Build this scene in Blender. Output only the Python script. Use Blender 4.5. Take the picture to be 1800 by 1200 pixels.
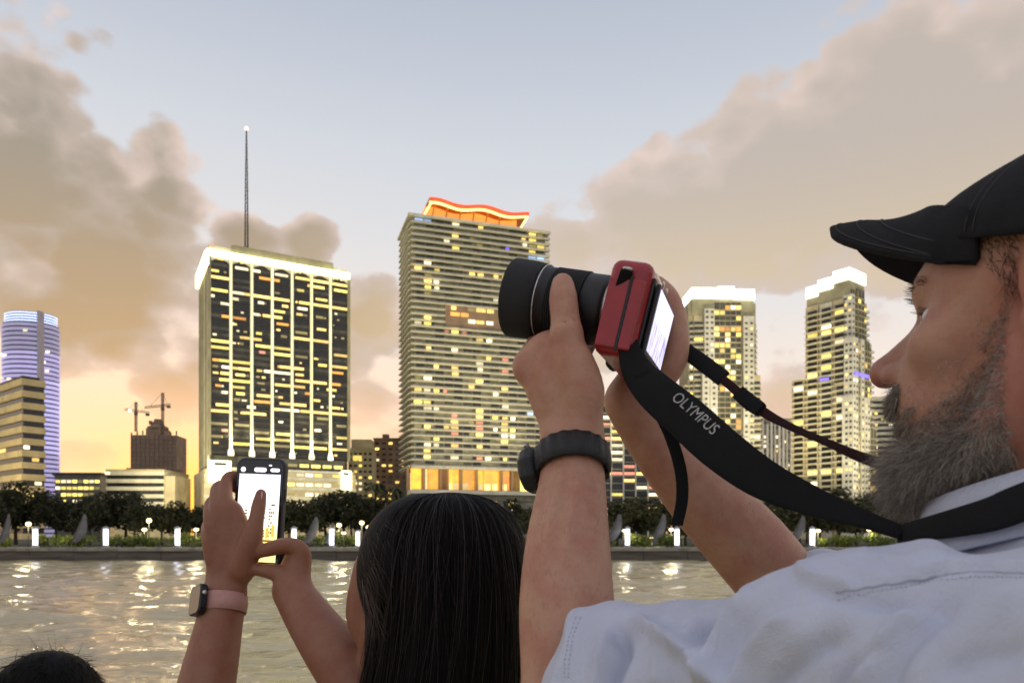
import bpy, bmesh, math, random
import numpy as np
from mathutils import Vector, Matrix, noise as mnoise

for o in list(bpy.data.objects):
    bpy.data.objects.remove(o)
scene = bpy.context.scene
COL = scene.collection
R = math.radians

# ------------------------------------------------------------------ camera
F, HY, CZ = 1300.0, 940.0, 3.5          # focal length in photo pixels, horizon row, eye height over the water
cam_data = bpy.data.cameras.new('camera')
cam_data.sensor_width = 36.0
cam_data.lens = 36.0 * F / 1800.0
cam_data.shift_y = (HY - 600.0) / 1800.0
cam_data.clip_start = 0.05
cam_data.clip_end = 20000.0
cam_data.dof.use_dof = True
cam_data.dof.focus_distance = 0.95
cam_data.dof.aperture_fstop = 12.0
cam = bpy.data.objects.new('camera', cam_data)
cam.location = (0, 0, CZ)
cam.rotation_euler = (R(90), 0, 0)
COL.objects.link(cam)
scene.camera = cam


def P(x, y, d):
    """world point seen at photo pixel (x, y) that stands d metres ahead"""
    return Vector(((x - 900.0) / F * d, d, CZ + (HY - y) / F * d))


def lin(c):
    return tuple((v / 255.0 / 12.92) if v / 255.0 <= 0.04045 else ((v / 255.0 + 0.055) / 1.055) ** 2.4 for v in c)


# ------------------------------------------------------------------ sky
world = bpy.data.worlds.new('World')
scene.world = world
world.use_nodes = True
SUN_AZ, SUN_EL = R(-24.0), R(2.0)


class NT:
    """small helper that turns python calls into shader nodes"""

    def __init__(self, tree):
        self.t = tree
        self.n = tree.nodes
        self.l = tree.links

    def put(self, sock, v):
        if isinstance(v, bpy.types.NodeSocket):
            self.l.new(v, sock)
        elif v is not None:
            sock.default_value = v

    def m(self, op, a, b=None, c=None, clamp=False):
        n = self.n.new('ShaderNodeMath')
        n.operation = op
        n.use_clamp = clamp
        for i, v in enumerate((a, b, c)):
            if v is not None:
                self.put(n.inputs[i], v)
        return n.outputs[0]

    def v(self, op, a, b=None):
        n = self.n.new('ShaderNodeVectorMath')
        n.operation = op
        self.put(n.inputs[0], a)
        if b is not None:
            self.put(n.inputs[1], b)
        return n.outputs['Value'] if op in ('LENGTH', 'DOT_PRODUCT') else n.outputs[0]

    def noise(self, vec, scale, detail=6, rough=0.55, dist=0.0):
        n = self.n.new('ShaderNodeTexNoise')
        n.inputs['Scale'].default_value = scale
        n.inputs['Detail'].default_value = detail
        n.inputs['Roughness'].default_value = rough
        n.inputs['Distortion'].default_value = dist
        if vec is not None:
            self.l.new(vec, n.inputs['Vector'])
        return n.outputs['Fac']

    def sep(self, vec):
        n = self.n.new('ShaderNodeSeparateXYZ')
        self.l.new(vec, n.inputs[0])
        return n.outputs

    def comb(self, x, y, z):
        n = self.n.new('ShaderNodeCombineXYZ')
        for i, v in enumerate((x, y, z)):
            self.put(n.inputs[i], v)
        return n.outputs[0]

    def mix(self, f, a, b, blend='MIX'):
        n = self.n.new('ShaderNodeMix')
        n.data_type = 'RGBA'
        n.blend_type = blend
        self.put(n.inputs[0], f)
        self.put(n.inputs[6], a if not isinstance(a, tuple) else (*a[:3], 1))
        self.put(n.inputs[7], b if not isinstance(b, tuple) else (*b[:3], 1))
        return n.outputs[2]

    def ramp(self, f, stops, interp='EASE'):
        n = self.n.new('ShaderNodeValToRGB')
        n.color_ramp.interpolation = interp
        e = n.color_ramp.elements
        while len(e) < len(stops):
            e.new(0.5)
        for i, (p, c) in enumerate(stops):
            e[i].position = p
            e[i].color = (*c[:3], 1) if isinstance(c, tuple) else (c, c, c, 1)
        self.put(n.inputs[0], f)
        return n.outputs[0]

    def smooth(self, x, lo, hi):
        n = self.n.new('ShaderNodeMapRange')
        n.interpolation_type = 'SMOOTHSTEP'
        self.put(n.inputs[0], x)
        n.inputs[1].default_value = lo
        n.inputs[2].default_value = hi
        return n.outputs[0]


def azel(px, py):
    a = math.atan((px - 900.0) / F)
    return a, math.atan((HY - py) / F * math.cos(a))


# cloud banks of the evening sky: centre and half-size in the directions the photograph sees them, strength
CLOUDS = [(30, 330, 220, 230, 1.0), (190, 470, 230, 170, 1.0), (285, 310, 80, 110, .6), (-150, 200, 260, 300, 1.0), (110, 550, 290, 70, 1.0), (60, 150, 60, 100, .6),
          (430, 425, 70, 40, .95), (545, 428, 52, 40, 1.0), (310, 690, 90, 62, .85), (655, 560, 95, 90, .8), (150, 800, 130, 50, .75), (640, 690, 90, 90, .5),
          (1640, 270, 340, 225, 1.3), (1390, 330, 250, 170, 1.25), (1190, 400, 220, 110, 1.2), (1010, 430, 130, 70, 1.0), (1830, 330, 220, 240, 1.1), (1600, 130, 190, 85, 1.1),
          (1385, 700, 75, 85, .8), (1110, 560, 260, 110, .6)]
w = NT(world.node_tree)
for n in list(w.n):
    w.n.remove(n)
out = w.n.new('ShaderNodeOutputWorld')
bg = w.n.new('ShaderNodeBackground')
w.l.new(bg.outputs[0], out.inputs[0])
tc = w.n.new('ShaderNodeTexCoord')
D = w.v('NORMALIZE', tc.outputs['Generated'])
x, y, z = w.sep(D)
az = w.m('ARCTAN2', x, y)
el = w.m('ARCSINE', w.m('MINIMUM', w.m('MAXIMUM', z, -1.0), 1.0))
ae = w.comb(az, el, 0.0)
eln = w.m('MULTIPLY', el, 2 / math.pi, clamp=True)
east = w.smooth(y, .5, -.6)
best = None
for (px, py, rx, ry, k) in CLOUDS:
    a0, e0 = azel(px, py)
    c = math.cos(a0)
    q = w.v('LENGTH', w.v('MULTIPLY', w.v('SUBTRACT', ae, (a0, e0, 0)), (F / rx / c / c, F / ry / c, 0)))
    b = w.m('MULTIPLY_ADD', q, -k * .8, k)
    best = b if best is None else w.m('SMOOTH_MAX', best, b, 0.2)
st = w.v('MULTIPLY', D, (1, 1, 1.5))
far = w.m('MULTIPLY_ADD', w.noise(st, 2.3, 1, .5), 2.4, -.6)       # the same kind of banks all round the horizon
behind = w.smooth(y, .55, .1)
best = w.m('MAXIMUM', best, w.m('ADD', w.m('MULTIPLY', far, w.m('MULTIPLY', behind, .7)), w.m('SUBTRACT', behind, 1.0)))
best = w.m('MAXIMUM', best, -.95)
n1 = w.noise(st, 8.0, 5, .55)
n1b = w.noise(w.v('ADD', st, (-.014, 0, .034)), 8.0, 3, .55)       # a little nearer to the evening light
body = w.m('ADD', best, w.m('MULTIPLY_ADD', n1, .9, -.45))
vor = w.n.new('ShaderNodeTexVoronoi')
vor.feature = 'F1'
vor.inputs['Scale'].default_value = 15.0
vor.inputs['Detail'].default_value = 1.0
w.l.new(w.v('ADD', st, w.v('MULTIPLY', w.comb(n1, n1b, n1), (.05, .05, .05))), vor.inputs['Vector'])
puff = w.m('MULTIPLY_ADD', vor.outputs['Distance'], -.46, .2)
d0 = w.m('ADD', w.m('ADD', body, puff), w.m('MULTIPLY_ADD', w.noise(st, 30.0, 2, .6), .2, -.1))
alpha = w.smooth(d0, .0, .2)
lit = w.smooth(w.m('SUBTRACT', n1, n1b), -.03, .2)
thick = w.smooth(d0, .06, .6)

clear = w.ramp(eln, [(0.0, lin((240, 206, 168))), (0.05, lin((241, 210, 180))), (.11, lin((238, 219, 204))), (.2, lin((214, 213, 214))),
                     (.3, lin((198, 202, 209))), (.4, lin((173, 180, 194))), (1.0, lin((150, 162, 186)))], 'LINEAR')
clear = w.mix(east, clear, w.ramp(eln, [(0.0, lin((200, 196, 200))), (.25, lin((214, 213, 220))), (1.0, lin((178, 190, 212)))], 'LINEAR'))


def lobe(a0, e0, ra, re):
    q = w.v('LENGTH', w.v('MULTIPLY', w.v('SUBTRACT', ae, (a0, e0, 0)), (1 / ra, 1 / re, 0)))
    return w.m('EXPONENT', w.m('MULTIPLY', w.m('MULTIPLY', q, q), -1.0))


clear = w.mix(w.m('MULTIPLY', lobe(SUN_AZ, R(4), R(24), R(10)), .8), clear, lin((253, 203, 156)))
glow = lobe(R(-23.8), R(2.0), R(5.5), R(4.2))
clear = w.mix(w.m('MULTIPLY', glow, .95), clear, lin((255, 192, 76)))


leftness = w.smooth(az, R(2), R(-22))
warm = w.smooth(el, R(27), R(14))
shade = w.mix(leftness, lin((184, 172, 162)), lin((148, 139, 126)))
shade = w.mix(w.m('MULTIPLY', warm, thick), shade, w.mix(leftness, lin((208, 186, 152)), lin((168, 143, 110))))
low = w.smooth(el, R(13), R(7))
shade = w.mix(low, shade, lin((206, 166, 142)))
bright = w.mix(low, lin((224, 201, 190)), lin((242, 202, 172)))
cloud = w.mix(w.m('MULTIPLY', w.m('MULTIPLY_ADD', lit, .6, .4), w.m('SUBTRACT', 1.0, thick)), shade, bright)
cloud = w.mix(east, cloud, lin((190, 188, 198)))
cloud = w.mix(w.m('MULTIPLY', glow, .6), cloud, lin((252, 190, 96)))
sky_col = w.mix(w.m('MULTIPLY', alpha, w.m('MULTIPLY_ADD', low, -.25, .97)), clear, cloud)

nish = w.n.new('ShaderNodeTexSky')
nish.sky_type = 'NISHITA'
nish.sun_disc = False
nish.sun_elevation = SUN_EL
nish.sun_rotation = SUN_AZ
nish_col = w.v('SCALE', nish.outputs[0])
nish_col.node.inputs['Scale'].default_value = .02
tot = w.v('ADD', w.v('MULTIPLY', sky_col, (.97, .97, .97)), nish_col)
w.l.new(tot, bg.inputs['Color'])
bg.inputs['Strength'].default_value = 1.0
world.cycles.sampling_method = 'MANUAL'
world.cycles.sample_map_resolution = 512

sun_data = bpy.data.lights.new('sun', 'SUN')
sun_data.energy = 0.25
sun_data.angle = R(12)
sun_data.color = (1.0, .72, .42)
sun = bpy.data.objects.new('sun', sun_data)
sd = Vector((math.sin(SUN_AZ) * math.cos(SUN_EL), math.cos(SUN_AZ) * math.cos(SUN_EL), math.sin(SUN_EL)))
sun.rotation_euler = (-sd).to_track_quat('-Z', 'Y').to_euler()
COL.objects.link(sun)

vs = scene.view_settings
vs.view_transform = 'Standard'
vs.look = 'None'
vs.exposure = 0.22
vs.gamma = 1.0
vs.use_curve_mapping = False
cy = scene.cycles
cy.use_denoising = True
cy.max_bounces = 5
cy.diffuse_bounces = 2
cy.glossy_bounces = 2
cy.use_adaptive_sampling = True
cy.adaptive_threshold = .02
cy.transmission_bounces = 4
cy.transparent_max_bounces = 8
cy.sample_clamp_indirect = 4.0
cy.caustics_reflective = False
cy.caustics_refractive = False

# ------------------------------------------------------------------ helpers
MATS = {}


def mat(name, color, rough=.6, var=.12, vscale=6.0, bump=0.0, bscale=40.0, spec=.5, metal=0.0, emit=None, estr=0.0, sss=0.0, dark=None, stretch=None, coat=0.0, alpha=1.0, world_space=False):
    """procedural surface: base colour broken up by noise, optional relief"""
    if name in MATS:
        return MATS[name]
    m = bpy.data.materials.new(name)
    m.use_nodes = True
    t = NT(m.node_tree)
    b = t.n['Principled BSDF']
    c = tuple(color)
    tcn = t.n.new('ShaderNodeTexCoord')
    v = tcn.outputs['Object']
    if world_space:
        geo = t.n.new('ShaderNodeNewGeometry')
        v = geo.outputs['Position']
    if stretch:
        v = t.v('MULTIPLY', v, stretch)
    if var > 0:
        nz = t.noise(v, vscale, 5, .6)
        d = tuple(k * (1 - var * 1.6) for k in c) if dark is None else dark
        l = tuple(min(1, k * (1 + var)) for k in c)
        t.l.new(t.ramp(nz, [(.3, d), (.7, l)], 'LINEAR'), b.inputs['Base Color'])
        t.l.new(t.m('MULTIPLY_ADD', nz, .25, rough - .125, clamp=True), b.inputs['Roughness'])
    else:
        b.inputs['Base Color'].default_value = (*c, 1)
        b.inputs['Roughness'].default_value = rough
    b.inputs['Specular IOR Level'].default_value = spec
    b.inputs['Metallic'].default_value = metal
    if coat:
        b.inputs['Coat Weight'].default_value = coat
    if sss:
        b.inputs['Subsurface Weight'].default_value = sss
        b.inputs['Subsurface Radius'].default_value = (1.0, .35, .2)
        b.inputs['Subsurface Scale'].default_value = .008
    if emit is not None:
        b.inputs['Emission Color'].default_value = (*emit, 1)
        b.inputs['Emission Strength'].default_value = estr
    if bump:
        bn = t.n.new('ShaderNodeBump')
        bn.inputs['Strength'].default_value = bump
        bn.inputs['Distance'].default_value = .01
        t.l.new(t.noise(v, bscale, 4, .6), bn.inputs['Height'])
        t.l.new(bn.outputs[0], b.inputs['Normal'])
    if alpha < 1:
        b.inputs['Alpha'].default_value = alpha
    MATS[name] = m
    return m


def glowmat(name, color, strength, var=.25, vscale=.6):
    """a lit window, lamp or self-glowing surface: gives off light, unevenly"""
    if name in MATS:
        return MATS[name]
    m = mat(name, (.25, .22, .16), .4, 0)
    t = NT(m.node_tree)
    b = t.n['Principled BSDF']
    b.inputs['Emission Color'].default_value = (*color, 1)
    if var:
        geo = t.n.new('ShaderNodeNewGeometry')
        nz = t.noise(geo.outputs['Position'], vscale, 3, .6)
        oi = t.n.new('ShaderNodeObjectInfo').outputs['Random']       # no two lit rooms are equally bright
        k = t.m('MULTIPLY_ADD', oi, 1.1 if var >= .25 else .2, .5 if var >= .25 else .9)
        t.l.new(t.m('MULTIPLY', t.m('MULTIPLY', t.m('MULTIPLY_ADD', nz, var * 4, 1 - var * 2), strength), k), b.inputs['Emission Strength'])
    else:
        b.inputs['Emission Strength'].default_value = strength
    m.cycles.emission_sampling = 'NONE'
    return m


def link(o, parent=None):
    COL.objects.link(o)
    if parent is not None:
        o.parent = parent
    return o


def tag(o, label, cat=None, group=None, kind=None):
    o['label'] = label
    if cat:
        o['category'] = cat
    if group:
        o['group'] = group
    if kind:
        o['kind'] = kind
    return o


def empty(name, loc=(0, 0, 0), rz=0.0):
    o = bpy.data.objects.new(name, None)
    o.empty_display_size = .1
    o.location = loc
    o.rotation_euler = (0, 0, rz)
    COL.objects.link(o)
    return o


class MB:
    """collects boxes, bars, tubes and sheets; build() links them as one mesh object"""

    def __init__(self):
        self.v, self.f, self.fm = [], [], []
        self.cur = 0

    def face(self, pts):
        i = len(self.v)
        self.v += [tuple(p) for p in pts]
        self.f.append(tuple(range(i, i + len(pts))))
        self.fm.append(self.cur)

    def box(self, a, b):
        x0, y0, z0 = a
        x1, y1, z1 = b
        i = len(self.v)
        self.v += [(x0, y0, z0), (x1, y0, z0), (x1, y1, z0), (x0, y1, z0), (x0, y0, z1), (x1, y0, z1), (x1, y1, z1), (x0, y1, z1)]
        for q in ((0, 3, 2, 1), (4, 5, 6, 7), (0, 1, 5, 4), (1, 2, 6, 5), (2, 3, 7, 6), (3, 0, 4, 7)):
            self.f.append(tuple(i + k for k in q))
            self.fm.append(self.cur)
        return self

    def prism(self, poly, z0, z1):
        n = len(poly)
        i = len(self.v)
        self.v += [(p[0], p[1], z0) for p in poly] + [(p[0], p[1], z1) for p in poly]
        self.f.append(tuple(i + k for k in range(n))[::-1])
        self.f.append(tuple(i + n + k for k in range(n)))
        for k in range(n):
            self.f.append((i + k, i + (k + 1) % n, i + n + (k + 1) % n, i + n + k))
        self.fm += [self.cur] * (n + 2)
        return self

    def tube(self, pts, radii, n=8, cap=True):
        pts = [Vector(p) for p in pts]
        if not hasattr(radii, '__len__'):
            radii = [radii] * len(pts)
        base = len(self.v)
        ref = None
        for k, p in enumerate(pts):
            t = (pts[min(k + 1, len(pts) - 1)] - pts[max(k - 1, 0)]).normalized()
            if ref is None:
                ref = t.orthogonal().normalized()
            ref = (ref - t * ref.dot(t)).normalized()
            q = t.cross(ref)
            for j in range(n):
                a = 2 * math.pi * j / n
                self.v.append(tuple(p + (ref * math.cos(a) + q * math.sin(a)) * radii[k]))
        for k in range(len(pts) - 1):
            for j in range(n):
                a, b = base + k * n + j, base + k * n + (j + 1) % n
                self.f.append((a, b, b + n, a + n))
                self.fm.append(self.cur)
        if cap:
            self.f.append(tuple(base + j for j in range(n))[::-1])
            self.f.append(tuple(base + (len(pts) - 1) * n + j for j in range(n)))
            self.fm += [self.cur] * 2
        return self

    def lathe(self, prof, n=48, axis_m=None, closed=False):
        """profile of (radius, height) turned about z, moved by axis_m"""
        base = len(self.v)
        for (r, h) in prof:
            for j in range(n):
                a = 2 * math.pi * j / n
                p = Vector((r * math.cos(a), r * math.sin(a), h))
                self.v.append(tuple(axis_m @ p if axis_m is not None else p))
        for k in range(len(prof) - 1):
            for j in range(n):
                a, b = base + k * n + j, base + k * n + (j + 1) % n
                self.f.append((a, b, b + n, a + n))
                self.fm.append(self.cur)
        return self

    def mesh(self, name, mats, smooth=False):
        me = bpy.data.meshes.new(name)
        me.from_pydata(self.v, [], self.f)
        for m in (mats if isinstance(mats, (list, tuple)) else [mats]):
            me.materials.append(m)
        if len(me.materials) > 1:
            me.polygons.foreach_set('material_index', self.fm)
        if smooth:
            me.polygons.foreach_set('use_smooth', [True] * len(me.polygons))
        me.update()
        return me

    def build(self, name, mats, parent=None, smooth=False):
        return link(bpy.data.objects.new(name, self.mesh(name, mats, smooth)), parent)


UNIT = {}


def piece(name, a, b, m, parent):
    """a box-shaped piece from corner a to corner b; alike pieces share one unit mesh"""
    if m.name not in UNIT:
        UNIT[m.name] = MB().box((0, 0, 0), (1, 1, 1)).mesh('unit_' + m.name, m)
    o = bpy.data.objects.new(name, UNIT[m.name])
    o.location = a
    o.scale = (b[0] - a[0], b[1] - a[1], b[2] - a[2])
    return link(o, parent)


def copy_tree(o, parent=None):
    c = o.copy()
    link(c, parent)
    for ch in list(o.children):
        copy_tree(ch, c)
    return c


def bevel(o, width, seg=2, angle=30):
    mo = o.modifiers.new('bevel', 'BEVEL')
    mo.width = width
    mo.segments = seg
    mo.limit_method = 'ANGLE'
    mo.angle_limit = R(angle)
    return o
# ------------------------------------------------------------------ water, shore
rnd = random.Random(7)
SHORE, GZ = 101.0, 1.73


def water_mat():
    m = bpy.data.materials.new('bay_water')
    m.use_nodes = True
    t = NT(m.node_tree)
    b = t.n['Principled BSDF']
    b.inputs['Base Color'].default_value = (.44, .375, .205, 1)
    b.inputs['Roughness'].default_value = .1
    b.inputs['IOR'].default_value = 1.6
    b.inputs['Specular IOR Level'].default_value = .9
    geo = t.n.new('ShaderNodeNewGeometry')
    v = t.v('MULTIPLY', geo.outputs['Position'], (.55, 1.0, 1.0))
    h = t.m('ADD', t.noise(v, 1.7, 4, .6, .6), t.m('MULTIPLY', t.noise(v, .55, 3, .5, .4), 1.6))
    bn = t.n.new('ShaderNodeBump')
    bn.inputs['Strength'].default_value = .75
    bn.inputs['Distance'].default_value = .22
    t.l.new(h, bn.inputs['Height'])
    t.l.new(bn.outputs[0], b.inputs['Normal'])
    return m


def build_water():
    nr, nc = 250, 420
    ys = np.geomspace(6.0, SHORE + .6, nr)
    s = np.linspace(-1, 1, nc)
    Y, S = np.meshgrid(ys, s, indexing='ij')
    X = S * Y * .95
    H = np.zeros_like(X)
    r = np.random.RandomState(4)
    for k in range(34):
        wl = .45 * (9.0 / .45) ** r.rand()
        a = R(90) + r.randn() * .55
        kx, ky = math.cos(a) * 2 * math.pi / wl, math.sin(a) * 2 * math.pi / wl
        H += wl * .006 * np.sin(kx * X * .8 + ky * Y + r.rand() * 6.28 + .9 * np.sin(X * .21 + k) + .7 * np.sin(Y * .16 + k * 2))
    v = np.stack([X, Y, H], -1).reshape(-1, 3)
    i = np.arange(nr * nc).reshape(nr, nc)
    f = np.stack([i[:-1, :-1], i[:-1, 1:], i[1:, 1:], i[1:, :-1]], -1).reshape(-1, 4)
    me = bpy.data.meshes.new('water')
    me.from_pydata(v.tolist(), [], f.tolist())
    me.polygons.foreach_set('use_smooth', [True] * len(me.polygons))
    wm = water_mat()
    me.materials.append(wm)
    o = link(bpy.data.objects.new('water', me))
    o['kind'] = 'structure'
    o['label'] = 'rippled bay water reflecting the evening sky and lit towers'
    o2 = MB()
    o2.face([(-3000, -1500, -.6), (3000, -1500, -.6), (3000, SHORE + 1, -.6), (-3000, SHORE + 1, -.6)])
    o2 = o2.build('open_water', wm)
    o2['kind'] = 'structure'


build_water()
gm = mat('park_ground', (.06, .065, .035), .95, .4, .3, world_space=True)
gb = MB()
gb.face([(-9000, SHORE + 1.2, GZ), (9000, SHORE + 1.2, GZ), (9000, 12000, GZ), (-9000, 12000, GZ)])
gb.build('ground', gm)['kind'] = 'structure'

sw = empty('seawall', (0, SHORE, 0))
tag(sw, 'long low grey concrete seawall between the bay and the park', 'seawall')
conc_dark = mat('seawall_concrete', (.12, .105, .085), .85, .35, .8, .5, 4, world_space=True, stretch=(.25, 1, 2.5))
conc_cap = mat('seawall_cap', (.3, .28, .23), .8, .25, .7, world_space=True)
for k in range(-24, 24):                                       # cast panels with open joints
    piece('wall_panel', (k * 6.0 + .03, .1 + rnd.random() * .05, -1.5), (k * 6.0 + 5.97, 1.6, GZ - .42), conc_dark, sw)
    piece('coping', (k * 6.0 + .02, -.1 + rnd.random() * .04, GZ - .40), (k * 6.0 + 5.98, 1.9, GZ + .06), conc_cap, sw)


# ------------------------------------------------------------------ towers
class Tower:
    def __init__(self, name, px, depth, ang, label, cat='tower', group=None):
        self.x0, self.y0, self.a = (px - 900.0) / F * depth, depth, R(ang)
        self.c, self.s = math.cos(self.a), math.sin(self.a)
        self.e = empty(name, (self.x0, self.y0, GZ), self.a)
        tag(self.e, label, cat, group)

    def u(self, px):
        k = (px - 900.0) / F
        return (k * self.y0 - self.x0) / (self.c - k * self.s)

    def z(self, px, py):
        return CZ - GZ + (HY - py) / F * (self.y0 + self.u(px) * self.s)

    def box(self, name, a, b, m):
        return piece(name, a, b, m, self.e)


W_warm = glowmat('lit_window_warm', lin((255, 210, 112)), 1.5)
W_yel = glowmat('lit_window_yellow', lin((250, 222, 104)), 1.35)
W_cream = glowmat('lit_window_cream', lin((255, 240, 196)), 1.35)
W_white = glowmat('lit_window_white', lin((235, 244, 250)), 1.3)
W_amber = glowmat('lit_window_amber', lin((255, 160, 50)), 1.0)
W_pink = glowmat('lit_window_pink', lin((255, 150, 120)), .8)
W_blue = glowmat('lit_window_blue', lin((170, 205, 255)), 1.1)
W_dim = glowmat('dim_window', lin((190, 170, 90)), .35)
W_violet = glowmat('violet_light', lin((100, 84, 225)), 1.5, .15)
glass_dark = mat('dark_glass', (.028, .028, .022), .18, .3, .25, spec=.6, world_space=True)
glass_olive = mat('olive_glass', (.11, .105, .07), .16, .35, .2, spec=.6, world_space=True)
bronze = mat('bronze_spandrel', (.052, .046, .034), .45, .3, .3, world_space=True)
cream = mat('cream_concrete', (.76, .71, .53), .75, .16, .2, .2, 2, world_space=True)  # facade creams and tans hold some yellow city light in their base colour
cream2 = mat('pale_cream_concrete', (.82, .78, .62), .75, .14, .2, world_space=True)
olive = mat('olive_concrete', (.46, .42, .25), .8, .18, .15, world_space=True)
tan = mat('tan_concrete', (.64, .54, .32), .8, .16, .15, world_space=True)
brownc = mat('brown_concrete', (.36, .24, .15), .85, .2, .12, world_space=True)
greyc = mat('grey_concrete', (.33, .3, .25), .85, .2, .15, world_space=True)
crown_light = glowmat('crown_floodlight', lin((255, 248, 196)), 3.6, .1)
column_glow = glowmat('painted_column_light', lin((250, 240, 176)), 1.25, .22, .09)
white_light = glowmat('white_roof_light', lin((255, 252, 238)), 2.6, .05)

# --- dark office tower with seven lit columns and a tall antenna
T = Tower('office_tower', 368, 365, 29, 'dark glass office tower with lit vertical columns, glowing crown and rooftop antenna mast')
Wd, Dp, ZT, ZB = T.u(613), 40.0, T.z(368, 447), T.z(400, 797)
T.box('core', (0.5, .9, 0), (Wd - .5, Dp, ZT - .5), bronze)
nf, nb = 31, 7
fh, bw = (ZT - ZB) / nf, Wd / nb
for i in range(nf):
    z0 = ZB + i * fh
    T.box('spandrel', (0.2, .45, z0), (Wd - .2, .95, z0 + fh * .42), bronze)
    for j in range(nb):
        T.box('pane', (j * bw + .45, .62, z0 + fh * .44), (j * bw + bw - .45, .8, z0 + fh * .98), glass_dark if rnd.random() < .6 else glass_olive)


def lit_strip(px0, px1, py, m, h=.42):
    """a run of lit windows between two photo columns, one piece for each bay it crosses"""
    i = int((T.z((px0 + px1) / 2, py) - ZB) / fh)
    i = max(0, min(nf - 1, i))
    a, b = T.u(px0), T.u(px1)
    for j in range(nb):
        lo, hi = max(a, j * bw + .7), min(b, j * bw + bw - .7)
        if hi - lo > .5:
            z0 = ZB + i * fh + fh * .47
            T.box('window', (lo, .5, z0), (hi, .66, z0 + fh * h), m)


cs = 320 / 753.0
for (a, b, yy, m) in [(115, 195, 222, 'w'), (220, 275, 208, 'c'), (295, 325, 210, 'c'), (320, 405, 248, 'a'), (470, 535, 236, 'w'), (540, 690, 250, 'w'), (655, 690, 225, 'c'),
                      (385, 440, 230, 'c'), (115, 190, 290, 'y'), (205, 255, 298, 'c'), (255, 445, 315, 'w'), (520, 590, 275, 'w'), (630, 690, 290, 'y'), (485, 535, 335, 'y'),
                      (540, 695, 350, 'w'), (115, 135, 320, 'c'), (160, 185, 328, 'c'), (210, 235, 335, 'c'), (315, 340, 345, 'c'), (415, 440, 355, 'w'), (165, 265, 400, 'a'),
                      (285, 320, 380, 'c'), (335, 415, 385, 'w'), (480, 520, 372, 'c'), (555, 585, 405, 'd'), (200, 215, 437, 'c'), (115, 200, 495, 'y'), (240, 330, 475, 'w'),
                      (410, 435, 490, 'd'), (470, 520, 465, 'd'), (460, 610, 500, 'w'), (305, 450, 518, 'y'), (235, 255, 505, 'd'), (115, 200, 533, 'y'), (375, 450, 552, 'y'),
                      (320, 345, 548, 'p'), (630, 690, 545, 'w'), (155, 290, 572, 'y'), (470, 520, 560, 'd'), (165, 200, 600, 'c'), (235, 285, 606, 'w'), (405, 505, 595, 'w'),
                      (340, 455, 615, 'c'), (565, 600, 602, 'y'), (620, 690, 606, 'w'), (160, 200, 635, 'w'), (470, 600, 662, 'w'), (155, 285, 672, 'y'), (620, 655, 675, 'a'),
                      (385, 510, 690, 'w'), (165, 190, 704, 'c'), (225, 260, 708, 'y'), (310, 370, 716, 'w'), (380, 400, 718, 'd'), (600, 640, 700, 'y'), (510, 535, 724, 'a'),
                      (300, 365, 748, 'a'), (405, 515, 754, 'w'), (215, 240, 742, 'd'), (140, 195, 770, 'y'), (270, 305, 775, 'c'), (115, 200, 798, 'w'), (215, 230, 802, 'd'),
                      (250, 345, 808, 'w'), (405, 485, 784, 'c'), (490, 685, 797, 'w'), (550, 575, 862, 'c'), (165, 190, 870, 'p'), (390, 450, 882, 'y'), (640, 685, 898, 'y'),
                      (300, 360, 880, 'd'), (470, 540, 880, 'd'), (220, 280, 850, 'd'), (560, 610, 830, 'd'), (120, 190, 840, 'd'), (600, 615, 770, 'd'), (640, 680, 838, 'd'),
                      (205, 300, 910, 'd'), (310, 455, 915, 'y'), (470, 610, 912, 'd'), (210, 290, 930, 'y'), (300, 450, 935, 'd'), (460, 600, 930, 'y')]:
    lit_strip(320 + a * cs, 320 + b * cs, 390 + yy * cs, {'w': W_warm, 'y': W_yel, 'c': W_cream, 'a': W_amber, 'p': W_pink, 'd': W_dim}[m])
for k in range(46):                                            # more lit runs of a few panes
    i, j = rnd.randrange(nf), rnd.randrange(nb)
    u0 = j * bw + .7 + rnd.random() * (bw - 7)
    z0 = ZB + i * fh + fh * .48
    T.box('window', (u0, .51, z0), (min(u0 + 2.5 + rnd.random() * 4, j * bw + bw - .7), .65, z0 + fh * .38), rnd.choice([W_dim, W_yel, W_warm, W_warm, W_amber]))
for k in range(90):                                            # scattered single lit panes
    i, j = rnd.randrange(nf), rnd.randrange(nb)
    u0 = j * bw + .8 + rnd.random() * (bw - 4)
    z0 = ZB + i * fh + fh * .5
    T.box('window', (u0, .52, z0), (u0 + .8 + rnd.random() * 1.8, .64, z0 + fh * .3), rnd.choice([W_dim, W_dim, W_cream, W_warm]))
for j in range(0, nb + 1):                                     # lit columns, flared at the foot
    u0 = j * bw
    cb = MB().box((u0 - .75, -.5, ZB - 1), (u0 + .75, .62, ZT))
    if 0 < j < nb:
        cb.prism([(u0 - 1.5, -.62), (u0 + 1.5, -.62), (u0 + .55, .4), (u0 - .55, .4)], ZB - 1, ZB + 2)
    col = cb.build('column', cream2 if 0 < j < nb else olive, T.e)
    if 0 < j < nb:
        MB().box((u0 - .5, -.68, ZB + 1.5), (u0 + .5, -.53, ZT - .5)).build('glow_strip', column_glow, col)  # added glowing strip in place of the light thrown up the column
        MB().lathe([(1.25, ZB - .6), (1.15, ZB + .6), (.75, ZB + 2.6), (.42, ZB + 5.5), (.2, ZB + 9.5)], 10, Matrix.Translation((u0, -.62, 0))).build('uplight_glow', crown_light, col, True)  # glowing cone shaped like the flare of light at the column foot
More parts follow.
